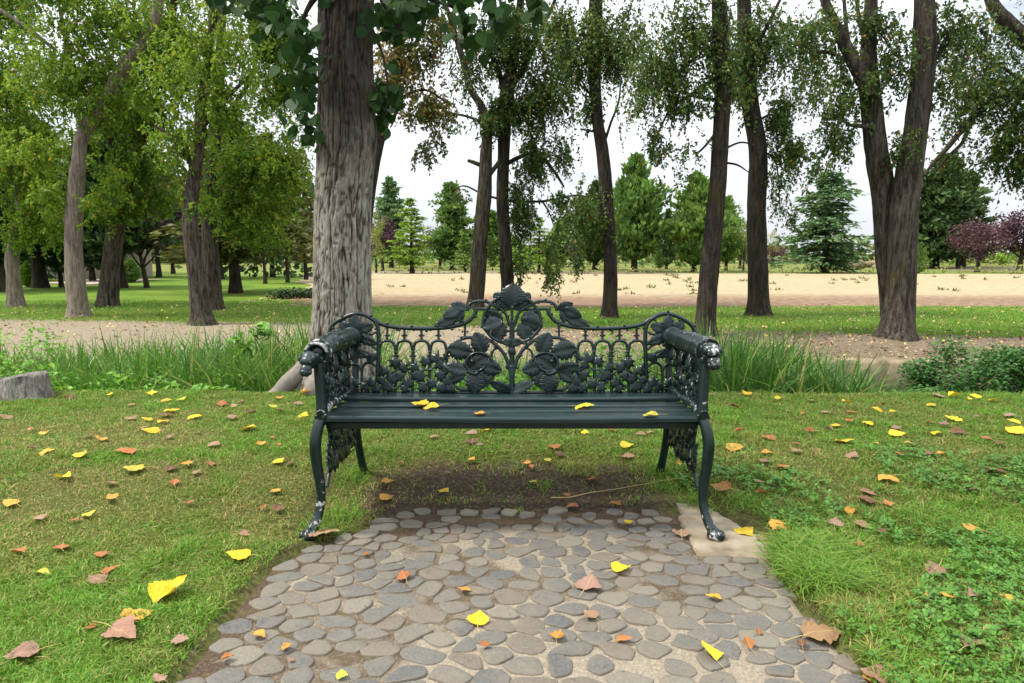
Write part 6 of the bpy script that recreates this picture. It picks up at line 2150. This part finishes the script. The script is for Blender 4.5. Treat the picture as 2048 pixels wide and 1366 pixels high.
SPECIAL = [
    (957, 1232, 48, 'Y', 'flat', 'bright yellow leaf lying flat in the middle of the cobbled path'),
    (1415, 1297, 66, 'Y', 'folded', 'large bright yellow leaf folded over with its stalk on the right of the path'),
    (1245, 1134, 44, 'Y', 'flat', 'yellow leaf with a brown spot on the path, just below the bench centre right'),
    (1492, 1060, 46, 'Y', 'flat', 'bright yellow leaf on the concrete pad beside the bench foot'),
    (1573, 1152, 26, 'Y', 'cupped', 'small yellow leaf where the path meets the right lawn'),
    (927, 1178, 30, 'O', 'cupped', 'small pale orange leaf just above the flat yellow leaf on the path'),
    (685, 1350, 26, 'G', 'flat', 'small yellow green leaf at the bottom left of the path'),
    (1255, 1043, 20, 'Y', 'flat', 'tiny yellow leaf on the muddy end of the path near the bench'),
    (808, 1149, 36, 'B', 'flat', 'square looking rusty leaf left of the middle of the path'),
    (1117, 1268, 34, 'O', 'cupped', 'cupped orange brown leaf on the path right of the flat yellow one'),
    (1178, 1163, 62, 'P', 'flat', 'big flat pinkish brown leaf right of the middle of the path'),
    (1645, 1262, 84, 'T', 'lobed', 'largest tan brown lobed leaf at the lower right edge of the path'),
    (1610, 1168, 44, 'P', 'flat', 'pale brown leaf under the small yellow one at the right path edge'),
    (651, 1068, 72, 'P', 'flat', 'large pinkish leaf on the path corner by the left front foot'),
    (1362, 1064, 38, 'P', 'flat', 'pinkish brown leaf on the cobbles just left of the right front foot'),
    (1554, 1053, 52, 'O', 'arched', 'large arched tan orange leaf at the edge of the concrete pad'),
    (345, 1182, 92, 'Y', 'folded', 'largest bright yellow leaf, folded, on the lawn left of the path'),
    (275, 1234, 66, 'O', 'cupped', 'yellow and brown leaf just below the largest folded yellow leaf'),
    (248, 1270, 76, 'P', 'flat', 'large pinkish brown leaf below the half brown yellow leaf on the left lawn'),
    (475, 1113, 54, 'Y', 'flat', 'bright yellow leaf on the left lawn close to the path edge'),
    (43, 1314, 64, 'P', 'flat', 'large pale brown leaf in the bottom left corner of the lawn'),
    (265, 940, 46, 'G', 'flat', 'yellow green leaf in the middle of the dry left lawn'),
    (250, 905, 44, 'B', 'arched', 'big rusty orange leaf just above the yellow green leaf on the left lawn'),
    (1465, 895, 42, 'O', 'arched', 'yellow orange leaf on the grass just right of the front leg knee'),
    (1440, 977, 44, 'B', 'cupped', 'curled rusty leaf directly behind the right front leg'),
    (1770, 961, 46, 'O', 'arched', 'golden arched leaf alone on the right lawn'),
    (1940, 1062, 50, 'O', 'arched', 'large tan orange leaf near the right edge of the clover'),
    (1950, 1296, 64, 'P', 'folded', 'large pinkish leaf low down on the right in the long grass'),
    (1750, 1347, 60, 'P', 'flat', 'large pinkish brown leaf at the bottom edge beside the path'),
    (1945, 1198, 38, 'P', 'folded', 'striped folded pale leaf right of the tan one on the right lawn'),
    (1892, 1198, 38, 'O', 'lobed', 'ragged tan leaf left of the striped folded one on the right lawn'),
    (975, 861, 30, 'Y', 'flat', 'heart shaped yellow leaf on the grass under the bench seat'),
    (1603, 1285, 32, 'D', 'rolled', 'dark rolled leaf below the largest tan brown leaf'),
    (1495, 1284, 36, 'B', 'folded', 'reddish heart shaped leaf right of the large folded yellow leaf'),
]
SEATL = [(838, 804, 40, 'Y', 'cupped', 'larger of two overlapping yellow leaves on the left half of the seat'), (862, 810, 34, 'Y', 'flat', 'smaller of two overlapping yellow leaves on the left half of the seat'),
         (957, 822, 24, 'O', 'cupped', 'small orange leaf on the front seat slat left of the middle'), (1171, 808, 44, 'Y', 'arched', 'single yellow leaf with raised stalk on the right half of the seat'),
         (1300, 826, 32, 'G', 'flat', 'yellow green leaf on the front slat at the right end of the seat')]
L_('1178 1227 36 P;1250 1277 38 B rolled;1425 1193 34 O rolled;1517 1263 20 B;1521 1074 26 P cupped;1228 1010 26 B arched;1146 1011 26 B arched;457 1317 26 B;520 1270 32 O;577 1293 26 O;968 1290 24 B;317 1355 34 P;362 1286 38 P;735 1110 18 B;1740 1358 28 O;584 1322 12 B')
L_('222 1146 40 B;193 1165 44 P;200 1115 30 B;125 1097 36 B;32 1106 40 B;180 1264 24 B;88 1150 34 G rolled;490 1077 28 P;223 999 26 O cupped;180 1033 26 G;20 1008 36 O arched;150 1045 14 B;85 1040 30 P;553 986 24 O;528 1020 18 B;560 1021 26 D;378 1010 22 B;130 957 42 Y rolled;219 970 26 P;350 968 30 B;377 930 28 O cupped;345 938 26 D;420 930 30 B;395 948 20 P')
L_('165 911 30 Y;95 907 30 O arched;65 900 20 D;560 925 30 Y;582 930 24 D;430 891 28 P;525 891 28 O rolled;300 862 40 Y;292 842 24 Y;328 846 24 Y;345 823 32 Y;330 832 28 D arched;258 838 26 P;285 860 18 P;502 858 36 Y;388 835 28 Y;205 880 24 O;178 877 22 D;92 869 20 O;445 809 24 B;505 825 24 D;462 838 22 P;545 880 12 B;558 893 14 B')
L_('28 795 24 Y;37 786 22 B;305 788 26 Y;333 803 22 O;365 801 20 G;220 793 16 Y;10 836 26 P;508 774 18 Y;535 779 18 Y;590 778 16 O;615 788 26 O;560 798 18 O;598 810 20 P;560 822 20 D;608 834 24 Y;545 816 20 G;485 806 16 P;517 786 14 B;265 813 16 P;140 797 24 D rolled;60 862 14 B;395 868 14 P;342 876 18 P;370 881 14 D;470 815 14 P')
L_('945 868 26 P arched;945 885 28 D;958 893 16 P;770 997 36 O;890 986 24 Y;775 968 28 O;1170 867 18 Y;1255 893 28 Y;1258 915 28 P;1110 896 26 B;1118 912 22 D;1053 931 18 O;945 923 16 O;1062 938 20 B rolled;1093 926 16 G;870 877 20 P;1220 865 20 B;1280 871 20 P;1190 961 26 B;1065 968 16 G;1325 931 18 O;1355 932 14 O;1393 967 16 G;800 930 14 B;700 905 12 O;1135 995 16 B;1300 868 14 P')
L_('1535 878 28 B;1532 907 24 O;1595 905 24 P;1530 927 22 P;1568 938 26 B;1516 968 22 P;1520 990 28 B;1480 866 20 B;1690 883 38 Y;1705 914 28 P;1700 1026 28 O;1731 988 36 P;1730 1003 38 D arched;1667 1050 38 P;1720 1053 36 P;1868 1145 48 P;1945 985 24 P;1890 957 32 D;2015 960 24 Y;1985 946 38 D;1762 1068 22 D;1718 1093 20 B;1643 967 12 B;1775 1010 24 B;1858 1197 18 O;2010 1203 30 O rolled;1640 1155 20 P')
L_('1495 790 22 Y;1620 790 20 Y;1555 799 16 Y;1568 788 14 Y;1690 807 26 Y;1753 823 24 Y;1786 826 14 Y;1762 813 18 B;1880 912 20 O;1855 911 24 P;1797 911 18 B;1760 911 16 P;1905 839 34 Y;1790 868 38 Y;1792 857 22 P;1815 890 16 O;1752 890 14 O;1670 853 30 Y;1733 850 22 Y;1698 846 20 B;1655 862 20 P;1955 835 22 P;2015 833 26 P;2030 846 28 Y;2025 863 40 Y;1920 867 36 D;1973 880 26 B;1872 870 20 Y;1885 853 22 P;1857 847 16 B;2000 891 22 D;1990 803 22 Y;1940 801 16 Y;1910 794 26 Y;1950 793 22 Y;1873 793 26 P;1650 826 22 P;1607 832 16 B;1575 824 12 P;1617 866 26 B;1470 817 26 D rolled;1860 813 20 Y;1425 792 14 P;1620 803 16 P;1700 826 18 B;1590 890 14 B')

ORD = 'first second third fourth fifth sixth seventh eighth ninth tenth'.split()


def zone(px, py):
    if 640 < px < 1405 and 838 < py < 1000:
        return 'under the bench'
    yy_ = ground_pt(px, py)
    if path_l(yy_[1]) - .02 < yy_[0] < path_r(yy_[1]) + .03 and yy_[1] < PATH_END:
        return 'on the cobbled path'
    side = 'left' if px < 1023 else 'right'
    if py > 1080:
        return 'low on %s lawn beside path' % side
    if py > 960:
        return 'on %s lawn level with bench feet' % side
    if py > 885:
        return 'on %s lawn level with bench legs' % side
    if py > 830:
        return 'on %s lawn level with seat' % side
    return 'on far edge of %s lawn' % side


lrng = np.random.default_rng(77)
shapes = ('flat', 'cupped', 'arched', 'flat', 'folded', 'lobed', 'flat')
groups = {}
items = SPECIAL + LV
for it in LV:
    groups.setdefault((zone(it[0], it[1]), it[3]), []).append(it)
for k in groups:
    groups[k].sort(key=lambda q: q[0])


def place_leaf(it, pos, lift=0.0, tiltmax=.35, label=None):
    px, py, lp, col, shp = it[:5]
    shp = shp or shapes[lrng.integers(len(shapes))]
    ln_ = lp * scale_at(pos[1], pos[2]) * 1.02
    if lp < 30:
        ln_ *= 1.05
    me_ = LM[shp][lrng.integers(2)]
    o = bpy.data.objects.new('fallen_leaf', me_)
    COL.objects.link(o)
    o.location = pos + np.array([0, 0, lift])
    o.scale = (ln_ * .92, ln_ * .92, ln_ * lrng.uniform(.35, .75))
    rz = lrng.uniform(-.7, .7) + (1.57 if lrng.random() < .7 else 0) * (1 if lrng.random() < .5 else -1)
    o.rotation_euler = (lrng.normal(.06, .11), lrng.normal(0, .11), rz)
    c = np.array(COLR[col]) * lrng.uniform(.72, 1.15) * np.array([1, lrng.uniform(.88, 1.08), lrng.uniform(.8, 1.2)])
    o.color = (*np.clip(c, 0, 1), .75 if col == 'Y' else 1.0)
    tag(o, label, 'leaf', 'fallen autumn leaves')
    return o


for it in SEATL:
    p = on_z(it[0], it[1] + 6, .432)
    place_leaf(it, p, .0005, label=it[5])
for it in items:
    p = ground_pt(it[0], it[1] + it[2] * .12)
    on_path = zone(it[0], it[1]) == 'on the cobbled path'
    if it[5]:
        lab = it[5]
    else:
        gkey = (zone(it[0], it[1]), it[3])
        g_ = groups[gkey]
        i = g_.index(it)
        nm = CNAME[it[3]]
        if len(g_) == 1:
            lab = 'small %s leaf, the only one %s' % (nm, gkey[0])
        else:
            rk = (ORD[i] if i < 10 else '%dth' % (i + 1))
            lab = '%s small %s leaf from left %s' % (rk, nm, gkey[0])
    place_leaf(it, p, .004 if on_path else .012 + .006 * lrng.random(), label=lab)

# the dry twig lying across the muddy end of the path, and two grass straws
tw = MB()
pts = [ground_pt(x, y, .0) + np.array([0, 0, .012]) for x, y in ((1102, 1001), (1140, 1000), (1180, 991), (1230, 984), (1290, 973), (1330, 966), (1365, 962))]
tw.tube(crv(pts, 5), np.linspace(.0028, .0014, 31), 6, 0, .5)
M['twig'] = MT('twig').done((.30, .24, .11), .8)
tag(tw.build('twig', M['twig']), 'thin dry twig lying across the muddy ground in front of the bench', 'twig')
